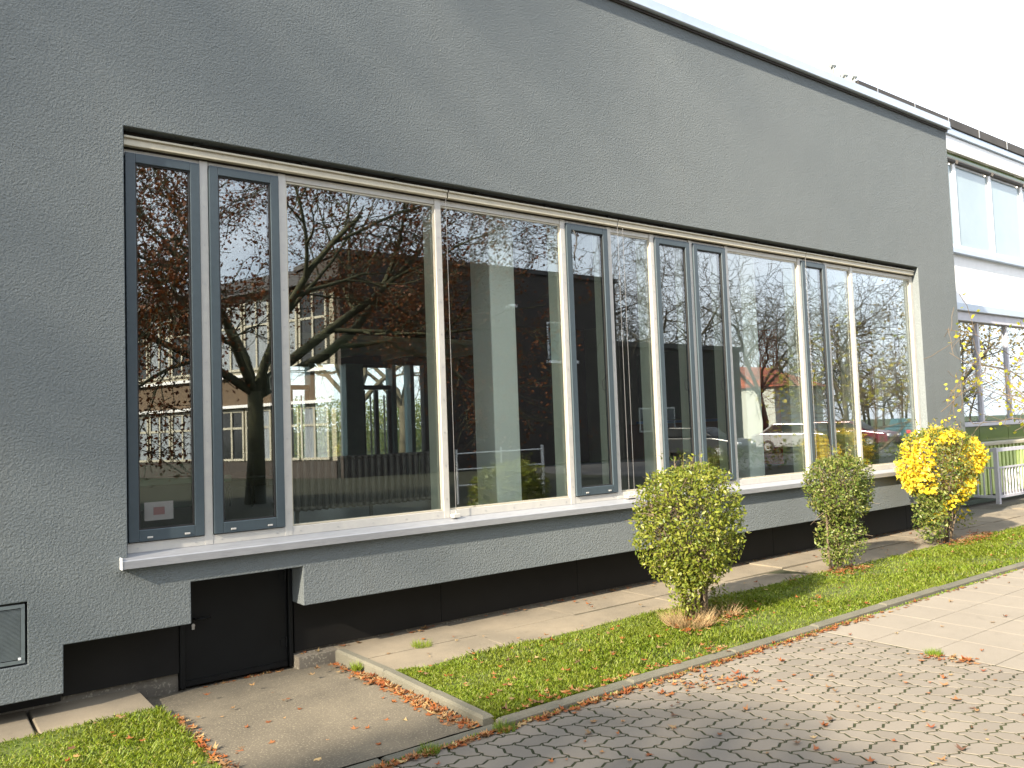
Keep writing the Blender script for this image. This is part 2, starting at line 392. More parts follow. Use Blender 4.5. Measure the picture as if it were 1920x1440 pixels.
tag(mb.build('flagstone_path', M['flag'], loc=(8, -4, -.03)), kind='structure')
mb = MB()                                                  # path further on, and west of the pavers
for i in range(36):
    for j in range(11): bevel_tile(mb, -4.3-(i+1)*.27, -4.3-i*.27-.006, -1.97-(j+1)*.41, -1.97-j*.41-.006, -.03, 0, .004)
tag(mb.build('rear_path', M['flag'], loc=(-4, -6, -.03)), kind='structure')
# kerbs
mb = MB()
x = 2.60; k = 0
while x < 40:
    l = .98; bevel_tile(mb, x+.004, x+l-.004, -1.958, -1.876, -.1, .034+.004*math.sin(k*2.1), .012, .003, .006); x += l; k += 1
tag(mb.build('kerb', M['kerb'], loc=(8, -1.92, -.1)), kind='structure')
mb = MB()
for x in (2.595-1.0*.0, ): pass
for a, b in ((-14, -8), (-8, -3), (-3, RX0-.03), (RX0-.02, 1.9), (1.906, 2.592)): bevel_tile(mb, a, b-.006, -1.965, -1.872, -.1, .006, .014, .002, .001)
tag(mb.build('kerb', M['kerb'], loc=(0, -1.92, -.1)), kind='structure')
mb = MB()
for a, b in ((-.72, .01), (-1.30, -.724), (-1.868, -1.304)): bevel_tile(mb, 2.525, 2.60, a, b, -.15, .052, .014, .002, .008)
tag(mb.build('kerb', M['kerb'], loc=(2.56, -.9, -.15)), kind='structure')
# ramp sheet: falls to the door
N = 24
V = []; F = []
for j in range(N+1):
    t = j/N; y = -1.868+t*2.13
    z = .004-.085*max(0, (t-.45)/.55)**1.3
    for i in range(13):
        V.append((RX0-.02+(RX1-RX0+.02)*i/12, y, z+rng.normal()*.0015))
for j in range(N):
    for i in range(12): F.append((j*13+i, j*13+i+1, (j+1)*13+i+1, (j+1)*13+i))
tag(raw('ramp', V, F, M['ramp'], loc=(1.9, -.8, -.1)), kind='structure')
sheet('slab_bed', 2.605, 40, -.67, .26, -.004, M['joint'])
# slab path along the plinth (two rows), and left of the ramp (one row)
mb = MB()
edges = [2.605]
while edges[-1] < 40: edges.append(edges[-1]+random.choice((.98, .99, 1.0)))
for a, b in zip(edges, edges[1:]):
    bevel_tile(mb, a+.004, b-.004, -.25, .27, -.08, .012, .003, .004, .006)
    bevel_tile(mb, a-.0+.004, b-.004, -.685, -.262, -.08, .008, .003, .004, .006)
tag(mb.build('slab_path', M['slab'], loc=(8, -.2, -.08)), kind='structure')
mb = MB()
for a, b in ((.62, 1.24), (.08, .61), (-.9, .07), (-1.9, -.91), (-4, -1.91)): bevel_tile(mb, a+.004, b-.004, -.30, .30, -.10, .0, .008, .004, .004)
tag(mb.build('slab_path', M['slab'], loc=(0, 0, -.1)), kind='structure')

# ------------------------------------------------------------------ main building
X0, X1 = 1.14, 11.36           # opening
ZT, ZS, ZB, ZH = 3.65, .88, .90, 3.53
DEP = .10                      # frame face
B = empty('building', (0, 0, 0), 'dark grey rendered building with a long band of tall windows and a black plinth', 'building')
def wall_main():
    mb = MB(); T = .34
    # front skin as pieces butted end to end around the openings, the lower edge stepped
    mb = MB()
    mb.box(-14, X0, 0, T, .12, 5.80) if False else None
    outline_left = [(-14, .12), (.78, .12), (.78, .405), (1.52, .405), (1.52, .675), (2.29, .675), (2.29, .40), (12.46, .40), (12.46, 5.82), (-14, 5.82)]
    # grid decomposition
    xs = sorted({-14, .15, .595, .78, 1.14, 1.52, 2.29, 11.36, 12.46}); zs = sorted({.12, .325, .40, .405, .675, .69, .86, 3.65, 5.82})
    def solid(x, z):
        if z < .12: return False
        if x > .78 and x < 1.52 and z < .405: return False
        if 1.52 < x < 2.29 and z < .675: return False
        if x > 2.29 and z < .40: return False
        if X0 < x < X1 and .86 < z < ZT: return False
        if .15 < x < .595 and .325 < z < .69: return False
        return True
    vid = {}; V = []; F = []
    def vv(x, y, z):
        k = (round(x, 4), round(y, 4), round(z, 4))
        if k not in vid: vid[k] = len(V); V.append((x, y, z))
        return vid[k]
    nx, nz = len(xs)-1, len(zs)-1
    G = [[solid((xs[i]+xs[i+1])/2, (zs[j]+zs[j+1])/2) for j in range(nz)] for i in range(nx)]
    D = lambda i, j: 0 <= i < nx and 0 <= j < nz and G[i][j]
    for i in range(nx):
        for j in range(nz):
            if not G[i][j]: continue
            a, b, c, d = xs[i], xs[i+1], zs[j], zs[j+1]
            F.append((vv(a, 0, c), vv(b, 0, c), vv(b, 0, d), vv(a, 0, d)))
            F.append((vv(a, T, c), vv(a, T, d), vv(b, T, d), vv(b, T, c)))
            if not D(i-1, j): F.append((vv(a, 0, c), vv(a, 0, d), vv(a, T, d), vv(a, T, c)))
            if not D(i+1, j): F.append((vv(b, 0, c), vv(b, T, c), vv(b, T, d), vv(b, 0, d)))
            if not D(i, j-1): F.append((vv(a, 0, c), vv(a, T, c), vv(b, T, c), vv(b, 0, c)))
            if not D(i, j+1): F.append((vv(a, 0, d), vv(b, 0, d), vv(b, T, d), vv(a, T, d)))
    mb.add(V, F)
    o = mb.build('wall', M['stucco'], B, bevel=.008, seg=2)
    return o
wall_main()
mb = MB()
MB().box(12.12, 12.46, .342, 8.0, .4, 5.82).build('side_wall', M['stucco'], B)
MB().box(-14, -13.66, .342, 8.0, 0, 5.82).build('side_wall', M['stucco'], B)
MB().box(-14, 12.46, .04, 8.3, 5.822, 5.90).build('roof', M['roofdark'], B)
f = MB(); f.box(-14.02, 12.50, -.055, .03, 5.815, 5.935); f.box(-14.02, 12.50, -.070, -.056, 5.815, 5.84)
f.build('fascia', M['fascia'], B, bevel=.004)
MB().box(-14.0, 12.48, -.020, -.002, 5.786, 5.812).build('drip_edge', M['slot'], B)
# plinth panels
def panel(x0, x1, z0, z1, y=.22):
    MB().box(x0+.002, x1-.002, y, y+.02, z0, z1).build('plinth_panel', M['plinth'], B, bevel=.002)
pe = [2.30, 3.56, 5.05, 6.55, 8.05, 9.55, 11.05, 12.44]
for a, b in zip(pe, pe[1:]): panel(a, b, .035, .47)
MB().box(2.30, 2.318, .242, .335, .035, .47).build('plinth_return', M['plinth'], B)
panel(.80, 1.50, .045, .48, .215); panel(-3.0, .796, .02, .3, .215); panel(-6, -3.0, .02, .3, .215)
MB().box(2.32, 12.45, .25, .40, -.2, .6).build('footing', M['rough_concrete'], B)
MB().box(-13.6, 1.495, .245, .40, -.2, .6).build('footing', M['rough_concrete'], B)
MB().box(2.287, 2.60, .10, .249, -.2, .018).build('footing', M['rough_concrete'], B)
# basement door
d = MB().box(1.535, 2.255, .235, .275, -.06, .70).build('basement_door', M['door'], B, bevel=.003)
MB().box(1.50, 1.533, .20, .30, -.06, .73).box(2.257, 2.285, .20, .335, -.06, .73).box(1.534, 2.256, .21, .30, .702, .73).build('door_frame', M['door'], d, bevel=.003)
mb = MB(); mb.tube([(1.60, .235, .385), (1.60, .195, .385)], .009, 8); mb.tube([(1.59, .192, .385), (1.70, .188, .388)], .009, 8); mb.build('handle', M['door'], d, smooth=True)
MB().box(1.585, 1.603, .229, .234, .315, .345).tube([(1.594, .236, .342), (1.594, .226, .342)], .012, 10).build('keyhole_plate', M['flagsilver'], d)
for z in (.08, .56):
    MB().tube([(2.245, .228, z), (2.245, .228, z+.07)], .010, 8).box(2.20, 2.25, .229, .234, z+.01, z+.06).build('hinge', M['door'], d)
MB().box(1.54, 2.25, .225, .234, -.055, -.02).build('kick_strip', M['door'], d)
# ventilation grille
g = MB(); x0, x1, z0, z1 = .165, .582, .338, .678
g.box(x0, x1, .004, .012, z0, z0+.02).box(x0, x1, .004, .012, z1-.02, z1).box(x0, x0+.02, .0045, .0125, z0+.02, z1-.02).box(x1-.02, x1, .0045, .0125, z0+.02, z1-.02)
gr = g.build('vent_grille', M['grille'], B)
g = MB(); n = 40
for i in range(n): g.box(x0+.022, x1-.022, .010, .015, z0+.026+(z1-z0-.05)*i/n, z0+.026+(z1-z0-.05)*(i+.62)/n)
g.build('slats', M['grille'], gr)
MB().box(.16, .585, .02, .03, .332, .682).build('backing', M['black'], gr)
MB().box(x1-.035, x1-.02, .0, .0035, z0+.022, z0+.036).build('catch', M['white'], gr)

# window band
mul = [1.14, 1.667, 2.228, 3.563, 4.925, 5.515, 6.115, 6.70, 7.29, 8.66, 9.22, 9.80, 11.34]
kinds = 'S S F F S N S S F S N F'.split()
mw = .056
screw_mesh = None
def screws(ps, parent):
    global screw_mesh
    if ps[0][0] > 6.3:                    # far bays: too small to show singly
        s = MB()
        for x, y, z in ps: s.tube([(x, y-.0003, z), (x, y-.003, z)], .0048, 8)
        s.build('screws', M['flagsilver'], parent)['kind'] = 'stuff'; return
    for p in ps:
        if screw_mesh is None:
            q = MB().tube([(0, -.0003, 0), (0, -.003, 0)], .0048, 8); me = bpy.data.meshes.new('screw')
            me.from_pydata([tuple(v) for v in np.concatenate(q.v)], [], q.f); me.materials.append(M['flagsilver']); screw_mesh = me
        o = bpy.data.objects.new('screw', screw_mesh); COL.objects.link(o); o.parent = parent; o.location = p
for i, x in enumerate(mul):
    w = mw/2
    a, b = (x, x+.018) if i == 0 else ((x-w, x+w) if i < 12 else (x-.05, x+.018))
    if i == 0: continue
    o = MB().box(a, b, DEP-.012, DEP+.028, ZS+.012, ZH).build('mullion', M['alu'], B, bevel=.002)
    screws([((a+b)/2, DEP-.0120, 1.05+.27*q) for q in range(9)], o)
    MB().box(a+.008, b-.008, DEP+.03, DEP+.20, ZS+.06, ZH+.02).build('inner_fin', M['inner'], o)
def pane(x0, x1, z0, z1, y, parent, m=None, name='pane'):
    V = []; F = []
    for k, yy in enumerate((y, y+.016)):
        V += [(x0, yy, z0), (x1, yy, z0), (x1, yy, z1), (x0, yy, z1)]; F.append((4*k, 4*k+1, 4*k+2, 4*k+3))
    return raw(name, V, F, m or M['glass'], parent)
for i, kd in enumerate(kinds):
    a = mul[i]+(mw/2 if i else .018); b = mul[i+1]-(mw/2 if i < 11 else .05)
    # bottom frame rail, part of the bay
    w = MB().box(a, b, DEP-.010, DEP+.028, ZS+.012, ZS+.075)
    fr = w.build('window', M['alu'], B, bevel=.002)
    MB().box(a, b, DEP-.004, DEP+.03, ZH-.045, ZH-.001).build('top_rail', M['alu'], fr, bevel=.002)
    n = max(2, int((b-a)/.24))
    screws([(a+.06+(b-a-.12)*q/(n-1), DEP-.0100, ZS+.04) for q in range(n)], fr)
    z0, z1 = ZS+.077, ZH-.047
    if kd == 'S':
        fw = .062; y0 = DEP-.030
        sa, sb, sz0, sz1 = a+.004, b-.004, z0+.004, z1+.02
        m = MB()
        m.box(sa, sa+fw, y0, y0+.06, sz0, sz1).box(sb-fw, sb, y0, y0+.06, sz0, sz1)
        m.box(sa+fw, sb-fw, y0, y0+.06, sz0, sz0+fw+.012).box(sa+fw, sb-fw, y0, y0+.06, sz1-fw, sz1)
        sash = m.build('sash', M['sash'], fr, bevel=.004, seg=2)
        ga, gb, g0, g1 = sa+fw, sb-fw, sz0+fw+.012, sz1-fw
        k = MB(); t = .009
        k.box(ga, ga+t, y0+.012, y0+.03, g0, g1).box(gb-t, gb, y0+.012, y0+.03, g0, g1).box(ga+t, gb-t, y0+.012, y0+.03, g0, g0+t).box(ga+t, gb-t, y0+.012, y0+.03, g1-t, g1)
        k.build('gasket', M['gasket'], fr)
        pane(ga, gb, g0, g1, y0+.024, fr)
        for xx in (sa+.11, sb-.13): MB().box(xx, xx+.035, y0-.006, y0-.001, sz0+.018, sz0+.030).build('drain_cap', M['alu'], fr, bevel=.0015)
        MB().tube([(gb+.02, y0+.062, 1.93), (gb+.01, y0+.095, 1.95), (gb+.005, y0+.100, 2.03), (gb+.02, y0+.062, 2.07)], .007, 6).build('handle', M['alu'], fr, smooth=True)
    else:
        k = MB(); t = .012
        k.box(a, a+t, DEP+.004, DEP+.027, z0, z1).box(b-t, b, DEP+.004, DEP+.027, z0, z1).box(a+t, b-t, DEP+.004, DEP+.027, z0, z0+t).box(a+t, b-t, DEP+.004, DEP+.027, z1-t, z1)
        k.build('gasket', M['rail'], fr)
        pane(a+t, b-t, z0+t, z1-t, DEP+.012, fr)
# cable loop hanging in the fifth bay
MB().tube([(5.03, .058, 3.44), (5.06, .050, 3.38), (5.055, .048, 3.30), (5.03, .054, 3.22), (5.035, .060, 3.15)], .008, 6).build('cable', M['gasket'], B, smooth=True)
# head rail in segments, hangers and slot
seg = [1.142, 3.64, 5.60, 8.74, 11.33]
for a, b in zip(seg, seg[1:]):
    m = MB().box(a+.006, b-.006, .045, .088, ZH+.010, ZH+.064).box(a+.006, b-.006, .030, .0445, ZH+.056, ZH+.072)
    m.build('head_rail', M['rail'], B, bevel=.003)
MB().box(X0+.002, X1-.002, .10, .12, ZH+.0, ZT-.001).build('blind_box', M['slot'], B)
x = 1.6
while x < 11.3:
    MB().box(x, x+.04, .075, .098, ZH+.074, ZT-.004).build('hanger', M['black'], B); x += .78
# sill
prof = [(-.055, .815), (-.055, .862), (-.050, .868), (.092, .892), (.092, .884), (-.047, .860), (-.047, .815)]
m = MB().prism(prof, X0-.04, X1+.02, 'x'); sill = m.build('sill', M['sill'], B)
MB().box(X0-.046, X0-.041, -.058, .0, .812, .885).build('sill_end', M['white'], sill)
MB().box(X0, X1-.02, .092, .32, .80, .879).build('sill_base', M['int_pale'], B)
# blind guide wires with brackets
for x, y in ((3.62, .048), (5.60, .05), (5.67, .05), (8.74, .05)):
    wz = MB().tube([(x, y, ZH+.04), (x+.004, y, .93)], .0022, 5).build('guide_wire', M['wire'], B)
    MB().box(x-.03, x+.035, y-.02, y+.035, .895, .925).tube([(x+.004, y, .92), (x+.004, y, .95)], .006, 6).build('bracket', M['alu'], wz, bevel=.002)

MB().box(X0+.02, 11.9, .345, .50, .862, .895).build('inner_sill', M['int_pale'], B, bevel=.004)
# interior (raised floor, columns, far glazed wall)
FZ = .82
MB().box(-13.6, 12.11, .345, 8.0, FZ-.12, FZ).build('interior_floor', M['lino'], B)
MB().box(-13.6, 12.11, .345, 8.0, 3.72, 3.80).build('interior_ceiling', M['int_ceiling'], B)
MB().box(12.02, 12.115, .345, 8.0, FZ+.002, 3.715).build('end_wall', M['int_pale'], B)
MB().box(11.98, 12.015, 3.6, 6.4, FZ+.01, 1.60).build('wall_panel', M['orangewood'], B)
MB().box(11.96, 12.018, 3.95, 6.1, 1.66, 3.0).build('chalk_board', M['board'], B, bevel=.004)
MB().box(11.93, 12.018, 3.9, 6.15, 1.605, 1.655).build('chalk_ledge', M['blue'], B)
MB().box(11.93, 12.016, 3.50, 3.58, FZ+.02, 3.3).build('curtain_post', M['inner'], B)
MB().box(11.90, 12.016, 2.80, 3.45, FZ+.02, 3.15).build('curtain', M['redcloth'], B)
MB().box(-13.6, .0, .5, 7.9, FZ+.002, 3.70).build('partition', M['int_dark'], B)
for x in (.70, 4.40, 8.13, 11.60):
    MB().box(x, x+.29, .55, .87, FZ+.003, 3.715).build('column', M['column'], B, bevel=.006)
# far wall with glazed doors
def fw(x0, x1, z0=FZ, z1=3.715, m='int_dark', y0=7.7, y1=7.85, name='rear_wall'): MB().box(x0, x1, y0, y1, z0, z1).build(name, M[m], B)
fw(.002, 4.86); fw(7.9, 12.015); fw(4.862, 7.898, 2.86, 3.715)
MB().box(3.2, 8.3, 5.6, 7.69, 3.02, 3.10).build('lobby_ceiling', M['int_pale'], B)
for x in (4.0, 5.0, 6.0, 7.0, 8.0): MB().box(x, x+.08, 5.6, 7.69, 2.93, 3.018).build('ceiling_beam', M['int_pale'], B)
for x0, x1 in ((4.862, 4.96), (5.62, 5.70), (6.28, 6.62), (7.20, 7.28), (7.58, 7.66)):
    MB().box(x0, x1, 7.65, 7.9, FZ, 2.858).build('rear_post', M['teal'], B)
for x0, x1 in ((4.962, 5.618), (6.622, 7.198)):
    gd = MB().box(x0, x1, 7.72, 7.78, 2.40, 2.48).box(x0, x0+.06, 7.72, 7.78, FZ, 2.39).box(x1-.06, x1, 7.72, 7.78, FZ, 2.39).box((x0+x1)/2-.035, (x0+x1)/2+.035, 7.715, 7.785, FZ, 2.395).box(x0, x1, 7.725, 7.775, 2.80, 2.857).box(x0+.06, x1-.06, 7.72, 7.78, FZ, 1.0).build('glazed_door', M['black'], B)
    MB().tube([(x0+.15, 7.70, 1.1), (x0+.15, 7.70, 2.3)], .015, 6).tube([(x1-.15, 7.70, 1.1), (x1-.15, 7.70, 2.3)], .015, 6).build('handle', M['flagsilver'], gd)
pane(4.87, 7.89, FZ+.01, 2.855, 7.80, B, M['clear'], 'rear_pane')
MB().box(-13.6, 12.11, 7.92, 8.0, -.2, FZ-.125).build('rear_footing', M['rough_concrete'], B)
MB().box(-13.6, 3.2, 7.86, 8.0, FZ, 5.82).box(8.2, 12.11, 7.86, 8.0, FZ, 5.82).box(3.2, 8.2, 7.91, 8.0, 2.9, 5.82).build('rear_facade', M['stucco'], B)

# radiators
def radiator(x0, x1, label):
    r = empty('radiator', (x0, .68, FZ), label, 'radiator', 'column radiators under the windows')
    n = int((x1-x0)/.06)
    for k in range(n):
        x = x0+k*.06
        m = MB()
        for y in (.62, .70):
            m.tube([(x+.03, y, 1.01), (x+.03, y, 1.04), (x+.03, y, 1.39), (x+.03, y, 1.425)], [.012, .020, .020, .012], 6)
        m.tube([(x+.03, .60, 1.02), (x+.03, .72, 1.02)], .018, 6).tube([(x+.03, .60, 1.41), (x+.03, .72, 1.41)], .018, 6)
        m.build('section', M['radiator'], r, smooth=True)
    for x in (x0+.1, (x0+x1)/2, x1-.1): MB().tube([(x, .66, FZ), (x, .66, 1.01)], .016, 6).build('leg', M['radiator'], r)
    MB().tube([(x0+.02, .66, 1.02), (x1-.02, .66, 1.02)], .014, 6).build('pipe', M['radiator'], r)
radiator(2.42, 3.92, 'dark ribbed column radiator standing behind the third window bay')
# chairs and bench inside
def chair(x, y, rz, label):
    c = empty('chair', (x, y, FZ), label, 'chair', 'chairs inside the hall')
    def at(m): m2 = MB(); v = np.concatenate(m.v); co, si = math.cos(rz), math.sin(rz); v = np.stack([x+v[:, 0]*co-v[:, 1]*si, y+v[:, 0]*si+v[:, 1]*co, FZ+v[:, 2]], 1); m2.add(v, m.f); return m2
    at(bx(-.21, .21, -.2, .2, .30, .33)).build('seat', M['black'], c, bevel=.01)
    at(MB().box(-.2, .2, .20, .225, .38, .62)).build('backrest', M['black'], c, bevel=.01)
    for sx in (-.18, .18):
        for sy in (-.17, .19):
            top = .30 if sy < 0 else .60
            at(MB().tube([(sx, sy, 0), (sx, sy+.015, top)], .012, 6)).build('leg', M['black'], c)
chair(3.3, 3.9, .4, 'dark chair inside, left one of the pair seen through the second bay')
chair(3.95, 4.4, 1.1, 'dark chair inside, right one of the pair seen through the second bay')
bn = empty('bench', (1.7, 1.6, FZ), 'dark green bench inside behind the first window', 'bench')
MB().box(.9, 2.25, 1.4, 1.85, FZ+.42, FZ+.48).build('seat', M['board'], bn, bevel=.01)
MB().box(.9, 2.25, 1.86, 1.9, FZ+.2, FZ+.58).build('backrest', M['board'], bn, bevel=.01)
for x in (1.0, 2.15): MB().box(x, x+.05, 1.42, 1.84, FZ, FZ+.418).build('leg', M['black'], bn)
nt_ = MB().box(1.27, 1.45, .130, .132, 1.085, 1.205).build('notice', M['paper']); tag(nt_, 'small paper notice with a faded reddish print taped inside the leftmost window', 'notice')
MB().box(1.325, 1.395, .1285, .1295, 1.12, 1.17).build('print', M['pinkprint'], nt_)

# ------------------------------------------------------------------ annex to the right, set back
YB = 1.5
AX = empty('building', (13, YB, 0), 'white and glass two storey annex set back at the right end of the grey building', 'building')
A0, A1 = 12.6, 34.0
def ap(name, m, *b, bevel=0, parent=None): return MB().box(*b).build(name, M[m], parent or AX, bevel=bevel)
ap('wall', 'white', A0, A1, YB+.06, YB+.3, 0, 6.75)
ap('side_wall', 'white', A1-.3, A1, YB+.31, 9, 0, 6.74)
ap('roof', 'roofdark', A0, A1, YB-.02, 9, 6.98, 7.10)
m = MB(); m.box(12.62, A1+.1, YB-.10, YB-.03, 6.975, 7.15).build('roof_edge', M['roofdark'], AX, bevel=.01)
x = 13.2
while x < A1: MB().box(x, x+.02, YB-.108, YB-.101, 6.98, 7.145).build('roof_seam', M['flagsilver'], AX); x += 1.25
ap('cornice', 'fascia', 12.6, A1+.05, YB-.08, YB+.058, 6.84, 6.970, bevel=.01)
ap('fascia', 'white', A0, A1, YB-.04, YB+.058, 6.55, 6.837, bevel=.006)
ap('eave_reflection', 'greenglass', A0, A1, YB+.03, YB+.058, 6.40, 6.548)  # green strip coloured for the reflection under the eave
zw1, zw0 = 6.40, 4.70
x = 13.0; k = 0
while x < A1-1.6:
    w = MB().box(x, x+.06, YB-.01, YB+.059, zw0, zw1).box(x+1.44, x+1.5, YB-.01, YB+.059, zw0, zw1).box(x+.06, x+1.44, YB-.01, YB+.059, zw0, zw0+.06).build('window', M['white'], AX)
    MB().box(x+.061, x+1.439, YB+.02, YB+.055, zw0+.061, zw1-.10).build('pane', M['paleglass'], w)
    MB().tube([(x+.05, YB-.03, zw1-.04), (x+1.45, YB-.03, zw1-.04)], .05, 8).build('blind_roll', M['roofdark'], w)
    x += 1.5; k += 1
ap('ledge', 'fascia', A0, A1, YB-.04, YB+.059, 4.60, 4.697, bevel=.004)
ap('canopy', 'fascia', A0, A1, YB-.16, YB+.059, 3.48, 3.62, bevel=.01)
ap('canopy_fascia', 'fence', A0, A1, YB-.10, YB+.058, 3.31, 3.477)
x = 13.6
m = MB().box(A0, A1, YB+.035, YB+.056, 1.42, 3.305)
m.build('curtain_glass', M['darkglass'], AX)
# real reflecting glazing in front of a dark backing
xw = 12.7
while xw < A1-1.2:
    w = MB().box(xw, xw+.07, YB-.04, YB+.03, 1.42, 3.305).build('lower_window', M['fence'], AX)
    pane(xw+.07, xw+1.25, 1.43, 3.30, YB+.0, w)
    xw += 1.25
ap('lower_sill', 'fence', A0, A1, YB-.07, YB+.05, 1.335, 1.415, bevel=.004)
xw = A0
while xw < A1-1: ap('spandrel', 'greenglass', xw+.006, xw+1.24, YB+.0, YB+.055, 1.0, 1.33); xw += 1.25
ap('spandrel_base', 'lime', A0, A1, YB+.01, YB+.055, .0, .995)
# roof fittings on the main fascia
rf = empty('roof_fitting', (12.4, 1.45, 6.9), 'small white bracket with short pipes standing on the roof edge', 'roof fitting')
for x, h in ((11.95, .30), (12.28, .22), (12.56, .26)):
    MB().tube([(x, 1.45, 6.0), (x, 1.45, 6.92+h)], .03, 8).tube([(x-.07, 1.45, 6.92+h), (x+.07, 1.45, 6.95+h)], .035, 8).build('pipe', M['greywall'], rf)
MB().box(11.9, 12.6, 1.43, 1.47, 7.02, 7.06).build('crossbar', M['cream'], rf)

# railing enclosure at the right
fr_ = empty('railing', (15.2, .76, 0), 'lilac grey metal railing with vertical bars beyond the yellow shrub', 'railing')
def rail_run(p, q, n, first=True):
    p, q = Vector(p), Vector(q)
    for z, h in ((.93, .07), (.62, .035), (.12, .05)):
        t = Vector((0, 0, z)); MB().tube([p+t, q+t], h*.6, 4).build('rail', M['fence'], fr_)
    d = q-p
    for k in range(1, n):
        c = p+d*(k/n); MB().tube([c+Vector((0, 0, .12)), c+Vector((0, 0, .62))], .016, 4).build('bar', M['fence'], fr_)
    for c in ((p, q) if first else (q,)): MB().tube([c, c+Vector((0, 0, .97))], .045, 4).build('post', M['fence'], fr_)
rail_run((15.2, .76, 0), (17.9, .76, 0), 22)
rail_run((15.2, .76, 0), (15.2, 1.42, 0), 6, False)
rail_run((17.9, .76, 0), (20.6, .76, 0), 22, False)
lb = empty('planter', (16.4, 1.2, 0), 'lime yellow slatted box with a white lid behind the railing', 'planter box')
m = MB()
for k in range(26): m.box(15.0+k*.16, 15.0+k*.16+.09, 1.16, 1.19, .1, .98)
m.build('slats', M['lime'], lb)
MB().box(15.3, 19.2, 1.1, 1.42, .985, 1.04).build('lid', M['cream'], lb, bevel=.005)
MB().box(15.02, 19.1, 1.2, 1.4, .05, .97).build('body', M['black'], lb)

# ------------------------------------------------------------------ plants
def shrub(name, loc, label, cx, cy, r, z0, z1, n, m, stems, skirt=None, seed=1, leaf=.034, parts=None, squash=1.0, group='clipped shrubs on the grass strip'):
    global rng
    rng = np.random.default_rng(seed); random.seed(seed)
    root = empty('shrub', loc, label, 'shrub', group)
    H = z1-z0; zc = (z0+z1)/2
    st = MB(); tw = MB()
    for k in range(stems):
        a = random.uniform(0, 2*math.pi); rr = random.uniform(.02, .09)
        b = Vector((loc[0]+rr*math.cos(a), loc[1]+rr*math.sin(a), 0.0))
        e = Vector((cx+r*.75*math.cos(a+random.gauss(0, .4)), cy+r*.75*math.sin(a+random.gauss(0, .4)), random.uniform(zc, z1-.08)))
        mid = b.lerp(e, .4); mid.x = b.x+(e.x-b.x)*.25+random.gauss(0, .02); mid.y = b.y+(e.y-b.y)*.25
        r0 = random.uniform(.007, .016)
        q = b.lerp(mid, .5)+Vector((random.gauss(0, .012), random.gauss(0, .012), 0)); q2 = mid.lerp(e, .5)+Vector((random.gauss(0, .03), random.gauss(0, .03), .03))
        st.tube([b, q, mid, q2, e], [r0, r0*.9, r0*.7, r0*.5, .003], 5)
        for j in range(26):
            t = random.uniform(.25, 1); s0 = mid.lerp(q2, (t-.25)/.5) if t < .7 else q2.lerp(e, (t-.7)/.3)
            dd = Vector((random.gauss(0, 1), random.gauss(0, 1), random.gauss(.3, .8))).normalized()
            L = random.uniform(.08, .26); e2 = s0+dd*L
            tw.tube([s0, s0+dd*L*.5+Vector((0, 0, .01)), e2], [.0035, .0026, .0012], 3, cap=False)
    # superellipsoid volume, denser near the surface, lumpy
    P = []
    lump = rng.normal(size=(14, 3)); lump = unit(lump); la = rng.uniform(-.16, .10, 14)
    while sum(len(q) for q in P) < n:
        u = unit(rng.normal(size=(4000, 3))); rad = 1-np.abs(rng.normal(size=4000))*.22
        pw = 3.0; s = (np.abs(u)**pw).sum(1)**(-1/pw)
        bumpv = 1+(np.clip((u@lump.T)-.72, 0, 1)/.28*la).sum(1)
        q = u*(s*rad*bumpv)[:, None]*np.array([r, r*squash, H/2])
        # taper downwards
        tz = (q[:, 2]/(H/2)); q[:, :2] *= (1-.26*np.clip(-tz, 0, 1)**2)[:, None]
        q += np.array([cx, cy, zc]); nz = np.sin(q[:, 0]*23+seed)*np.sin(q[:, 1]*21+2*seed)*np.sin(q[:, 2]*19)
        keep = (nz > -.32) & (rad > .25)
        P.append(q[keep])
    P = np.concatenate(P)[:n]
    st.build('stems', M['twig'], root, smooth=True); 
    # outer twigs running through the shell
    idx = rng.choice(len(P), 420, replace=False)
    for i in idx:
        e = Vector(P[i]); c = Vector((cx, cy, zc-.15)); dd = (c-e).normalized(); L = random.uniform(.07, .2)
        tw.tube([e-dd*random.uniform(.0, .035), e+dd*L*.5+Vector((random.gauss(0, .012), random.gauss(0, .012), random.gauss(0, .01))), e+dd*L], [.001, .0022, .0035], 3, cap=False)
    for i in range(14):
        a = random.uniform(0, 6.28); q = Vector((cx+math.cos(a)*r*random.uniform(0, .7), cy+math.sin(a)*r*random.uniform(0, .7), z1-.03)); e = q+Vector((random.gauss(0, .03), random.gauss(0, .03), random.uniform(.04, .15)))
        tw.tube([q, e], [.002, .0009], 3, cap=False)
        P = np.concatenate([P, np.array([[*(q.lerp(e, t))] for t in (.6, .8, 1.0)])])
    tw.build('twigs', M['twig'], root)
    if skirt: P = np.concatenate([P, skirt()])
    if parts is None:
        V, F = leaves(P, leaf); raw('foliage', V, F, M[m], root)
    else:
        sel = parts(P)
        V, F = leaves(P[~sel], leaf); raw('foliage', V, F, M[m], root)
        V, F = leaves(P[sel], leaf*1.3, aspect=.62); tag(raw('yellow_foliage', V, F, M['yellow'], root), 'bright yellow autumn leaves')
    return root
def blob(cx, cy, cz, rx, ry, rz, n):
    def f():
        u = unit(rng.normal(size=(n, 3)))*(rng.uniform(0, 1, (n, 1))**.4); return u*np.array([rx, ry, rz])+np.array([cx, cy, cz])
    return f
s1 = shrub('shrub', (5.16, -1.13, 0), 'rounded light green shrub with bare stems, nearest of the three on the grass', 5.13, -1.10, .40, .26, 1.25, 12500, 'privet', 13,
      skirt=lambda: np.concatenate([blob(4.93, -1.2, .38, .18, .16, .2, 500)(), blob(4.98, -1.15, .18, .14, .12, .14, 200)(), blob(5.45, -1.1, .16, .16, .1, .12, 160)()]), seed=11, leaf=.036)
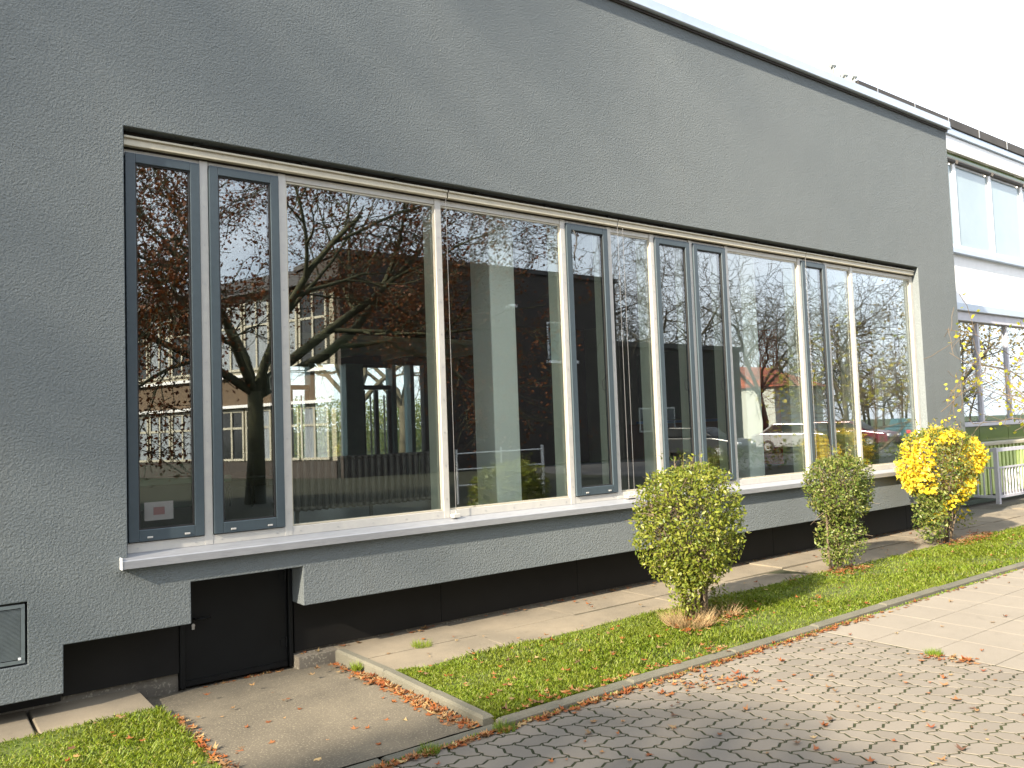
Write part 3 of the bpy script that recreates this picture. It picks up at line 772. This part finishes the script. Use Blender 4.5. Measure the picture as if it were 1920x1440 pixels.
s2 = shrub('shrub', (7.86, -.70, 0), 'narrow dull green shrub with reddish leaves at its foot, middle one of three', 7.93, -.72, .325, .50, 1.20, 8000, 'olive', 10,
      skirt=lambda: np.concatenate([blob(7.95, -.7, .34, .30, .26, .30, 2200)(), blob(7.8, -.72, .14, .16, .14, .12, 250)()]), seed=21, leaf=.034)
def ysel(P):
    x = P[:, 0]; z = P[:, 2]; q = np.sin(x*9+1.0)*np.sin(z*8+P[:, 1]*7)
    u = (x-10.45)*.8-(P[:, 1]+.6)*.6
    return ((z > 1.24) & (q > .35)) | ((u < -.26) & (z > .62) & (q > -.45)) | ((u > .16) & (z > .85) & (q > -.35)) | ((u > .10) & (z > .40) & (z < .80) & (q > -.7)) | (q > .82)
s3 = shrub('shrub', (10.35, -.60, 0), 'wide shrub of bright yellow and green leaves, farthest of the three', 10.45, -.60, .48, .40, 1.44, 9500, 'olive', 12,
      skirt=lambda: np.concatenate([blob(10.02, -.62, .36, .22, .22, .34, 1300)(), blob(10.9, -.6, .25, .2, .15, .15, 120)()]), seed=33, leaf=.040, parts=ysel)
rng = np.random.default_rng(5)
# straw tuft and red leaves at shrub feet
def tuft(name, label, cat, c, r, h, n, m, kind='stuff', lean=.35, wid=.004):
    a = rng.uniform(0, 2*math.pi, n); rr = r*np.sqrt(rng.uniform(0, 1, n)); b = np.stack([c[0]+rr*np.cos(a), c[1]+rr*np.sin(a), np.full(n, c[2])], 1)
    d = unit(np.stack([np.cos(a)*lean+rng.normal(size=n)*.3, np.sin(a)*lean+rng.normal(size=n)*.3, np.ones(n)], 1)); L = rng.uniform(.4, 1, (n, 1))*h
    s = unit(np.cross(d, rng.normal(size=(n, 3))))*wid*.5
    V = np.stack([b-s, b+s, b+d*L], 1).reshape(-1, 3); i = np.arange(n)*3
    o = raw(name, V, np.stack([i, i+1, i+2], 1), m, loc=c); return tag(o, label, cat, kind=kind)
tuft('dry_grass', 'pale dry straw at the foot of the nearest shrub', 'dry grass', (4.96, -1.20, .01), .17, .20, 750, M['straw'], lean=.8)
tuft('dry_grass', 'small wisp of dry stalks right of the nearest shrub stems', 'dry grass', (5.42, -1.2, .01), .10, .17, 160, M['straw'], lean=.9)
tuft('grass_tuft', 'grass tuft growing in the joint of the slab path', 'grass tuft', (3.1, -.24, .005), .07, .07, 260, M['grass'], 'thing')
tuft('grass_tuft', 'green tuft on the ramp side of the mossy kerb', 'grass tuft', (2.49, -.42, .0), .03, .08, 160, M['grass'], 'thing')
tuft('grass_tuft', 'bright tuft between ramp edge and pavers', 'grass tuft', (2.12, -1.985, -.005), .05, .06, 260, M['moss'], 'thing')
tuft('grass_tuft', 'tuft by the kerb corner at the tip of the grass strip', 'grass tuft', (2.58, -1.99, -.005), .06, .06, 260, M['moss'], 'thing')
tuft('grass_tuft', 'tuft in the corner where pavers meet the flagstones', 'grass tuft', (5.50, -2.84, -.005), .05, .06, 240, M['moss'], 'thing')
# joint moss strips along kerbs
P = np.stack([rng.uniform(-.5, 9, 2600), -1.972+rng.normal(size=2600)*.007, np.full(2600, .0)], 1)
V, F = leaves(P, .016, up=(0, 0, 1.2)); tag(raw('moss', V, F, M['moss'], loc=(3, -1.97, 0)), 'thin line of moss and weeds along the kerb', 'moss', kind='stuff')

def grass(name, label, region, n, h0):
    (x0, x1, y0, y1, near) = region
    u = rng.uniform(0, 1, n)
    x = x0+(x1-x0)*u**near; y = rng.uniform(y0, y1, n)
    # irregular edge toward the slabs
    if y1 < -.5: y = y-np.clip(.05*np.sin(x*5)+.03*np.sin(x*13+1), 0, .1)*(y > y1-.12)
    if x0 > 2: y = np.where((y > y1-.10) & (rng.uniform(0, 1, n) < .25), y+.05*rng.uniform(0, 1, n), y)
    k = rng.uniform(0, 1, n) < .5+.5*np.sin(x*3.1+np.sin(y*7))*np.sin(y*5.3+x*1.7)+.25
    x, y = x[k], y[k]; n = len(x)
    b = np.stack([x, y, np.full(n, .004)], 1); a = rng.uniform(0, 2*math.pi, n); ln = rng.uniform(.1, 1.0, n)
    d = unit(np.stack([np.cos(a)*ln, np.sin(a)*ln, np.ones(n)], 1))
    big = .7+.3*np.sin(x*2.3+1)*np.sin(y*4+x)
    far = 1+np.clip((x-6)/10, 0, 1.6)
    L = (rng.uniform(.35, 1, n)*h0*big)[:, None]; w = (.0042*far)[:, None]*.5
    s = unit(np.stack([-np.sin(a), np.cos(a), np.zeros(n)], 1)+rng.normal(size=(n, 3))*.3)*w
    m = b+d*L*.55; t = b+d*L+np.stack([np.cos(a), np.sin(a), -ln*.6], 1)*L*.3
    V = np.stack([b-s, b+s, m+s*.8, t, m-s*.8], 1).reshape(-1, 3); i = np.arange(n)*5
    F = np.stack([i, i+1, i+2, i+3, i+4], 1)
    return tag(raw(name, V, F, M['grass'], loc=((x0+x1)/2, (y0+y1)/2, 0)), label, 'grass', kind='stuff')
grass('grass', 'short mown grass of the strip between slab path and kerb', (2.61, 30, -1.875, -.68, 2.2), 210000, .055)
grass('grass', 'short mown grass left of the concrete ramp', (-1.2, 1.25, -1.87, -.30, 1), 60000, .055)

# fallen leaves
def lobed(P, size, yawr=None):
    n = len(P); pr = np.array([(0, 0), (.5, -.05), (.28, .14), (.42, .38), (.16, .33), (0, .62), (-.16, .33), (-.42, .38), (-.28, .14), (-.5, -.05)])
    k = len(pr); a = rng.uniform(0, 2*math.pi, n); L = size*rng.uniform(.5, 1.3, n)
    ca, sa = np.cos(a), np.sin(a)
    X = pr[None, :, 0]*L[:, None]*rng.uniform(.6, 1, (n, 1)); Y = (pr[None, :, 1]-.2)*L[:, None]
    x = X*ca[:, None]-Y*sa[:, None]; y = X*sa[:, None]+Y*ca[:, None]
    tx, ty = rng.normal(size=(2, n, 1))*.35; curl = rng.uniform(-.2, .9, (n, 1))
    z = np.abs(x*tx+y*ty)+curl*(x*x+y*y)/L[:, None]*1.2
    V = np.stack([P[:, 0:1]+x, P[:, 1:2]+y, P[:, 2:3]+z+.003], 2).reshape(-1, 3)
    i = np.arange(n)[:, None]*k; F = i+np.arange(k)[None, :]
    return V, F
def pts(n, x0, x1, y0, y1, z, p=1): return np.stack([x0+(x1-x0)*rng.uniform(0, 1, n)**p, rng.uniform(y0, y1, n), np.full(n, z)], 1)
def line(n, x0, y0, x1, y1, sd, z): t = rng.uniform(0, 1, n); return np.stack([x0+(x1-x0)*t+rng.normal(size=n)*sd, y0+(y1-y0)*t+rng.normal(size=n)*sd, np.full(n, z)], 1)
LP = [line(480, 2.6, -1.995, 6.2, -1.995, .022, .0), line(90, 2.7, -1.86, 4.6, -1.86, .02, .035), line(170, 6.2, -2.0, 16, -2.0, .02, 0), line(260, 1.2, -2.005, 2.6, -1.995, .018, 0), line(60, -1, -2.0, 1.2, -2.0, .02, 0),
      line(420, 2.46, -.55, 2.47, -1.85, .035, .0), line(60, 2.44, -.1, 2.46, -.6, .02, -.02),
      pts(200, 2.7, 14, -1.85, -.7, .03, 1.5), pts(70, -1, 1.25, -1.85, -.35, .03), pts(30, 1.35, 2.4, -1.8, -.2, .0),
      pts(170, 1.5, 5.5, -4.2, -2.0, .002), pts(60, 5.5, 13, -4.2, -2.0, .002), line(70, 3.75, -2.18, 4.2, -2.32, .06, .002), line(40, 5.45, -2.82, 5.5, -3.1, .05, .002),
      line(130, 2.3, .18, 12.3, .20, .02, .015), line(30, 1.6, .20, 2.25, .2, .012, -.08), pts(70, 2.8, 12, -.65, .15, .015), line(120, 1.27, -.5, 1.28, -1.8, .02, .004),
      line(150, 4.75, -1.3, 5.6, -1.25, .09, .03), line(130, 7.5, -.85, 8.1, -.85, .08, .03), line(260, 10.0, -.85, 11.3, -.75, .09, .035)]
LPa = np.concatenate(LP); 
V, F = lobed(LPa, .052)
tag(raw('fallen_leaves', V, F, M['dead_leaf'], loc=(4, -2, 0)), 'orange and brown fallen leaves scattered over grass, kerbs and paving', 'fallen leaves', kind='stuff')

# trees
def grow(mb, tips, p, d, L, r, lev, maxlev, rnd, nseg=5, wig=.16, grav=0.0, split=3, spread=.75, sides=7, minr=.004, first=.3):
    pts_ = [p.copy()]; rr = [r]; q = p.copy(); dd = d.copy()
    for k in range(nseg):
        dd = (dd+Vector((rnd.gauss(0, wig), rnd.gauss(0, wig), rnd.gauss(0, wig)+grav))).normalized()
        q = q+dd*(L/nseg); pts_.append(q.copy()); rr.append(max(minr, r*(1-.62*(k+1)/nseg)))
    mb.tube(pts_, rr, sides if lev == 0 else (6 if lev == 1 else (4 if lev == 2 else 3)), cap=False)
    if lev >= 2: tips += [(pts_[k], dd) for k in range(1, len(pts_))]
    if lev >= maxlev: return
    n = split if isinstance(split, int) else split[min(lev, len(split)-1)]
    for k in range(n):
        t = first+(1-first)*(k+rnd.random())/n; i = min(nseg-1, int(t*nseg)); f = t*nseg-i
        s = pts_[i].lerp(pts_[i+1], min(1, f)); base_d = (pts_[i+1]-pts_[i]).normalized()
        ax = base_d.orthogonal().normalized(); ax.rotate(Matrix.Rotation(rnd.uniform(0, 2*math.pi), 3, base_d))
        nd_ = (base_d*(1-spread*.55)+ax*spread*rnd.uniform(.7, 1.2)).normalized()
        grow(mb, tips, s, nd_, L*rnd.uniform(.5, .78), rr[i]*rnd.uniform(.5, .7), lev+1, maxlev, rnd, nseg, wig, grav, split, spread, sides, minr, .15)
def tree(loc, label, cat, h, r, seed, maxlev, split, leafmat=None, leafn=0, leafsz=.08, barkm='bark', fork=None, spread=.75, wig=.16, grav=.0, group=None, name='tree', limbs=None, L0=None, minr=.004, density=.12):
    global rng
    rnd = random.Random(seed); rng = np.random.default_rng(seed)
    root = empty(name, loc, label, cat, group)
    p = Vector(loc); tips = []
    tk = MB(); br = MB()
    f = fork or h*.3
    tp = [p, p+Vector((.05, .03, f*.5)), p+Vector((rnd.gauss(0, .1), rnd.gauss(0, .1), f))]
    tk.tube(tp, [r*1.35, r, r*.9], 10); top = tp[-1]
    if limbs is None:
        n = 4
        limbs = []
        for k in range(n):
            a = 2*math.pi*(k+rnd.random()*.6)/n; limbs.append((math.cos(a)*.7, math.sin(a)*.7, rnd.uniform(.7, 1.3), 1.0))
        limbs.append((0, 0, 1, 1.1))
    for (x, y, z, s) in limbs:
        grow(br, tips, top-Vector((0, 0, rnd.uniform(0, .25)*f*.3)), Vector((x, y, z)).normalized(), (L0 or (h-f)*.8)*s, r*.62*s, 0, maxlev, rnd, 6, wig, grav, split, spread, minr=minr)
    tk.build('trunk', M[barkm], root, smooth=True); br.build('branches', M[barkm], root, smooth=True)
    if leafmat:
        T = np.array([list(t[0]) for t in tips]); 
        idx = rng.integers(0, len(T), leafn); P = T[idx]+rng.normal(size=(leafn, 3))*density
        V, F = leaves(P, leafsz, aspect=.75); raw('foliage', V, F, M[leafmat], root)
    return root
tree((6.9, -14, -.15), 'big copper beech with a low forked trunk mirrored in the left windows', 'tree', 10.5, .20, 3, 4, (5, 5, 5, 4), 'copper', 62000, .078, 'greenbark', fork=2.9,
     limbs=[(-1, .1, .75, .95), (-.6, .5, 1.1, .9), (-.30, -.4, 1.5, 1.0), (.30, .2, 1.4, 1.05), (.80, .1, 1.0, 1.2), (1.2, .1, .72, 1.35)], L0=5.0, spread=.62, wig=.12, density=.15, minr=.008)
bare = dict(cat='tree', group='bare trees across the car park')
for (x, y, h, s, lab) in ((28.5, -27, 11.5, 51, 'bare tree rising above the low brown building'), (35.5, -27, 12.5, 52, 'large bare tree behind the right end of the low brown building'),
                          (41, -24, 11, 53, 'bare tree right of the low brown building'), (53, -26, 11, 54, 'bare tree before the red roofed house')):
    tree((x, y, -.15), lab, 'tree', h, .17, s, 4, (5, 4, 3, 3), None, 0, .1, 'bark', wig=.24, spread=.9, group='bare trees across the car park', minr=.012)
tree((60, -20, -.15), 'ochre leaved tree mirrored in the last window', 'tree', 10, .25, 61, 3, (5, 4, 4), 'ochre', 4500, .2, density=.45, fork=2)
# unseen trees added on the sunny side to shade wall, paving and lawn
def round_tree(x, y, zc, rx, rz, n, label, r=.16):
    t = empty('tree', (x, y, -.2), label, 'tree')
    MB().tube([(x, y, -.2), (x+.05, y, zc*.45), (x, y+.05, zc)], [r, r*.8, r*.3], 10).build('trunk', M['bark'], t, smooth=True)
    u = unit(rng.normal(size=(n, 3)))*(rng.uniform(0, 1, (n, 1))**.45); P = u*np.array([rx, rx, rz])+np.array([x, y, zc])
    P = P[np.sin(P[:, 0]*4.1)*np.sin(P[:, 1]*4.6)*np.sin(P[:, 2]*3.7) > -.5]
    V, F = leaves(P, .17, aspect=.8); raw('foliage', V, F, M['ochre'], t)
round_tree(-12.8, -6.75, 6.9, 1.9, 2.4, 12500, 'compact round tree west of the path casting shade on the pavers')
round_tree(-8.5, -12.8, 6.4, 3.1, 3.2, 26000, 'broad round tree added out of view west of the beech to shade the lawn', .22)  # added out of view so the mirrored lawn falls in shade
round_tree(-4.5, -17.0, 5.4, 2.6, 2.4, 16000, 'lower round tree added out of view beyond the broad one to shade the lawn', .2)
pr = empty('tree', (-38, -7.4, -.2), 'very tall leaf crown added unseen far to the west to shade the left of the facade', 'tree')
MB().tube([(-38, -7.4, -.2), (-38, -7.4, 12), (-38, -7.4, 27)], [.6, .45, .12], 10).build('trunk', M['bark'], pr, smooth=True)
hz_ = 18.8+19*rng.uniform(0, 1, 30000)**1.1
P = np.stack([-38+rng.normal(size=30000)*1.9, -7.0-.12*(hz_-22)+rng.normal(size=30000)*1.25, hz_], 1)
P = P[(np.abs(P[:, 1]+7.0+.12*(hz_-22)) < 2.7) & ((hz_ > 25) | (P[:, 1] > -10.5))][:24000]  # crown shaped so its shade reaches the left wall but spares the ramp
V, F = leaves(P, .30, aspect=.8); raw('foliage', V, F, M['ochre'], pr)
# behind the hall, seen through the rear glazing
for (x, y, h, s, lab) in ((12.6, 20, 7.5, 81, 'bare tree on the slope seen through the rear door'), (16.5, 24, 8, 82, 'bare tree farther up the slope seen through the rear glazing')):
    tree((x, y, .3), lab, 'tree', h, .16, s, 4, (5, 4, 3, 3), None, 0, .09, wig=.2, group='bare trees behind the hall', density=.3)
tag(MB().prism([(8.4, .0), (60, 1.9), (60, -1), (8.4, -1)], -20, 70, 'x').build('hill', M['lawn']), kind='structure')
def hedge(name, label, x0, x1, y, h, n, m, seed, depth=.8, z0=0):
    global rng
    rng = np.random.default_rng(seed)
    P = np.stack([rng.uniform(x0, x1, n), y+rng.normal(size=n)*depth*.4, z0+h*rng.uniform(0, 1, n)**.7*(1+.15*np.sin(rng.uniform(x0, x1, n)))], 1)
    V, F = leaves(P, .09, aspect=.7); return tag(raw(name, V, F, M[m], loc=((x0+x1)/2, y, z0)), label, 'hedge')
hedge('hedge', 'olive hedge on the slope behind the hall', 7, 26, 30, 2.6, 60000, 'olive', 91, 3, .4)
tree((12.6, -1.25, 0), 'young sapling with a few yellow green leaves at the right edge', 'tree', 3.6, .03, 95, 3, (4, 3, 3), 'sapling_leaf', 900, .060, 'twig', fork=.9, spread=.8, L0=1.6, density=.10, name='sapling')

# ------------------------------------------------------------------ buildings across the way (seen in the glass)
DB = empty('building', (20, -22, 0), 'tall windowless dark brick block mirrored in the middle windows', 'building')
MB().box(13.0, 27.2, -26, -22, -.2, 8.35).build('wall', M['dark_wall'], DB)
MB().box(12.9, 27.3, -26.1, -21.9, 8.352, 8.55).build('roof', M['roofdark'], DB)
w = MB().box(22.9, 22.96, -21.99, -21.95, 4.6, 6.3).box(24.4, 24.46, -21.99, -21.95, 4.6, 6.3).box(22.96, 24.4, -21.99, -21.95, 6.24, 6.3).box(22.8, 24.56, -21.99, -21.85, 4.45, 4.58).build('window', M['white'], DB)
MB().box(22.97, 24.39, -21.98, -21.96, 4.61, 6.23).build('pane', M['teal'], w)
lm = MB().box(20.6, 20.66, -21.99, -21.6, 6.7, 6.76).build('wall_lamp', M['flagsilver'], DB)
MB().box(20.45, 20.85, -21.75, -21.35, 6.72, 6.85).build('lamp_head', M['white'], lm, bevel=.03)
LB = empty('building', (32, -22, 0), 'low brown brick block beside the tall dark one, mirrored behind the near shrub', 'building')
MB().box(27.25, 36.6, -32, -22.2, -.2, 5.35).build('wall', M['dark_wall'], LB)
MB().box(27.22, 36.7, -32.1, -22.1, 5.352, 5.6).build('roof', M['roofdark'], LB)
for x in (28.6, 30.2):
    w = MB().box(x, x+.9, -22.19, -22.13, 1.2, 2.4).build('window', M['greywall'], LB); MB().box(x+.08, x+.82, -22.128, -22.12, 1.28, 2.32).build('pane', M['darkglass'], w)
CB = empty('building', (12.9, -22.3, 0), 'two storey block with white framed windows and a brown band behind the beech', 'building')
def cbl(mb):          # local frame: u along the facade away from the dark block, v outwards
    v = np.concatenate(mb.v); u_, w_ = v[:, 0].copy(), v[:, 1].copy()
    dx, dy = -.37, -.929
    q = MB(); q.add(np.stack([12.9+dx*u_+dy*w_, -22.3+dy*u_-dx*w_, v[:, 2]], 1), [f[::-1] for f in mb.f]); return q
cbl(MB().box(0, 30, -4, 0, -.2, 7.3)).build('wall', M['cream'], CB)
cbl(MB().box(-.02, 30, .001, .12, 2.95, 4.02)).build('brick_band', M['brick'], CB)
cbl(MB().box(-.01, 30, .001, .05, -.2, .66)).build('base_course', M['dark_wall'], CB)
cbl(MB().box(-.05, 30, .001, .30, 4.025, 4.14)).build('ledge', M['white'], CB)
cbl(MB().box(-.05, 30, .001, .30, 2.83, 2.945)).build('ledge', M['white'], CB)
cbl(MB().prism([(.5, 7.302), (-2, 8.6), (-4.5, 7.302)], -.3, 30.4, 'x')).build('roof', M['roofdark'], CB)
for row, (za, zb) in enumerate(((4.3, 7.1), (.7, 2.75))):
    x = .3
    while x < 28.5:
        w = MB()
        for q in (0, .68, 1.36): w.box(x+q, x+q+.09, .002, .10, za, zb)
        zm = za+(zb-za)*.62
        for z in (za, zm, zb-.09): w.box(x+.09, x+.68, .002, .09, z, z+.09).box(x+.77, x+1.36, .002, .09, z, z+.09)
        wo = cbl(w).build('window', M['frame_cream'], CB)
        cbl(MB().box(x+.092, x+1.358, .003, .05, za+.01, zb-.01)).build('pane', M['curtain' if (int(x*3)+row) % 3 else 'darkglass'], wo)
        x += 1.55
RB = empty('house', (62, -40, 0), 'grey rendered house with a red tiled roof mirrored right of the trees', 'house')
MB().box(59, 66, -48, -36, -.2, 4.4).build('wall', M['greywall'], RB)
MB().prism([(-35.5, 4.4), (-42, 6.6), (-48.5, 4.4)], 58.6, 66.4, 'x').build('roof', M['redroof'], RB)
for x in (63, ): w = MB().box(x, x+1.4, -35.99, -35.9, 1.4, 2.8).build('window', M['white'], RB); MB().box(x+.1, x+1.3, -35.89, -35.87, 1.5, 2.7).build('pane', M['darkglass'], w)
# street lamp by the cream block
sp = empty('street_lamp', (3.6, -18, -.15), 'slim street lamp with two short arms mirrored in the leftmost window', 'street lamp')
MB().tube([(3.6, -18, -.15), (3.6, -18, 4.2)], [.07, .045], 8).build('pole', M['flagsilver'], sp)
MB().tube([(3.6, -18, 4.15), (4.3, -18, 4.45)], .03, 6).tube([(3.6, -18, 4.15), (2.9, -18, 4.45)], .03, 6).build('arm', M['flagsilver'], sp)
for x in (2.7, 4.15): MB().box(x, x+.5, -18.12, -17.88, 4.42, 4.54).build('lamp_head', M['white'], sp, bevel=.03)
# handrail opposite
hr = empty('railing', (10.8, -9.2, 0), 'thin white tubular handrail with a thick end post mirrored beside the pale column', 'railing')
for x in (12.1, 10.9, 9.7): MB().tube([(x, -9.2, -.15), (x, -9.2, 1.2)], .035 if x > 12 else .02, 6).build('post', M['white'], hr)
for z in (.4, .75, 1.1): MB().tube([(9.7, -9.2, z), (12.1, -9.2, z)], .016, 6).build('rail', M['white'], hr)
# car park asphalt and cars
sheet('car_park', 18, 120, -20.5, -11, .012, mat('asphalt', (.055, .055, .058), (.04, .04, .042), 30, .9))
def car(x, y, rz, colr, label, long=False):
    c = empty('car', (x, y, .02), label, 'car', 'cars in the car park')
    pm = mat('car paint', colr, tuple(v*.9 for v in colr), 2, .22, .1)
    cs, sn = math.cos(rz), math.sin(rz)
    def T(m):
        v = np.concatenate(m.v); v = np.stack([x+v[:, 0]*cs-v[:, 1]*sn, y+v[:, 0]*sn+v[:, 1]*cs, .02+v[:, 2]], 1); q = MB(); q.add(v, m.f); return q
    L = 2.15
    body = [(-L, .28), (L, .28), (L, .62), (L-.15, .78), (1.05, .92), (-1.7 if not long else -2.0, .96), (-L+.02, .86), (-L-.02, .5)]
    T(MB().prism(body, -.86, .86, 'y')).build('body', pm, c, bevel=.06, seg=3)
    cab = [(1.0, .93), (.35, 1.36), (-1.1 if not long else -1.75, 1.40), (-1.75 if not long else -2.02, .97)]
    T(MB().prism(cab, -.72, .72, 'y')).build('cabin', pm, c, bevel=.06, seg=3)
    inn = [(.86, .98), (.32, 1.31), (-1.05 if not long else -1.7, 1.34), (-1.55 if not long else -1.85, 1.0)]
    for sy in (-1, 1): T(MB().prism(inn, sy*.7245, sy*.735, 'y') if sy > 0 else MB().prism(inn, -.735, -.7245, 'y')).build('side_window', M['darkglass'], c)
    T(MB().add([(1.0, -.6, .96), (1.0, .6, .96), (.42, .6, 1.33), (.42, -.6, 1.33)], [(0, 1, 2, 3)])).build('windscreen', M['darkglass'], c)
    for wx in (-1.3, 1.3):
        for wy in (-.78, .78):
            w = T(MB().tube([(wx, wy-.1, .31), (wx, wy+.1, .31)], .31, 18)).build('wheel', M['black'], c)
            T(MB().tube([(wx, wy-.11, .31), (wx, wy+.11, .31)], .19, 12)).build('rim', M['flagsilver'], w)
    for wy in (-.62, .62):
        T(MB().box(L-.06, L+.03, wy-.16, wy+.16, .60, .72)).build('headlight', M['white'], c, bevel=.02)
        T(MB().box(-L-.04, -L+.05, wy-.12, wy+.12, .62, .80)).build('tail_light', M['redcloth'], c, bevel=.02)
car(27.5, -17.5, R(80), (.03, .035, .04), 'charcoal car parked nearest the tall dark block')
car(33.5, -16.5, R(80), (.33, .34, .35), 'silver car in the car park, second from the dark block')
car(37.6, -16.6, R(82), (.12, .015, .03), 'wine red estate car parked between the silver and the teal car', True)
car(43.2, -15.6, R(10), (.04, .10, .12), 'teal car parked broadside at the right end of the row', True)
car(50.5, -16, R(80), (.10, .11, .13), 'black car parked right of the teal one')
hedge('hedge', 'low green hedge along the edge of the car park', 18, 60, -10.4, .75, 7000, 'olive', 97, .5, 0)
def wood(name, label, x0, x1, y, seed):
    mb = MB(); rnd = random.Random(seed); tips = []
    x = x0
    while x < x1:
        h = rnd.uniform(6, 10); p = Vector((x, y+rnd.gauss(0, 3), -.15))
        grow(mb, tips, p, Vector((0, 0, 1)), h, .2, 0, 2, rnd, 5, .12, .0, (9, 5), .8, 5, .02, .25); x += rnd.uniform(1.4, 2.8)
    return tag(mb.build(name, M['bark'], loc=((x0+x1)/2, y, 0)), label, 'woodland', kind='stuff')
wood('woodland', 'far belt of bare brown trees beyond the car park', 44, 150, -56, 5)
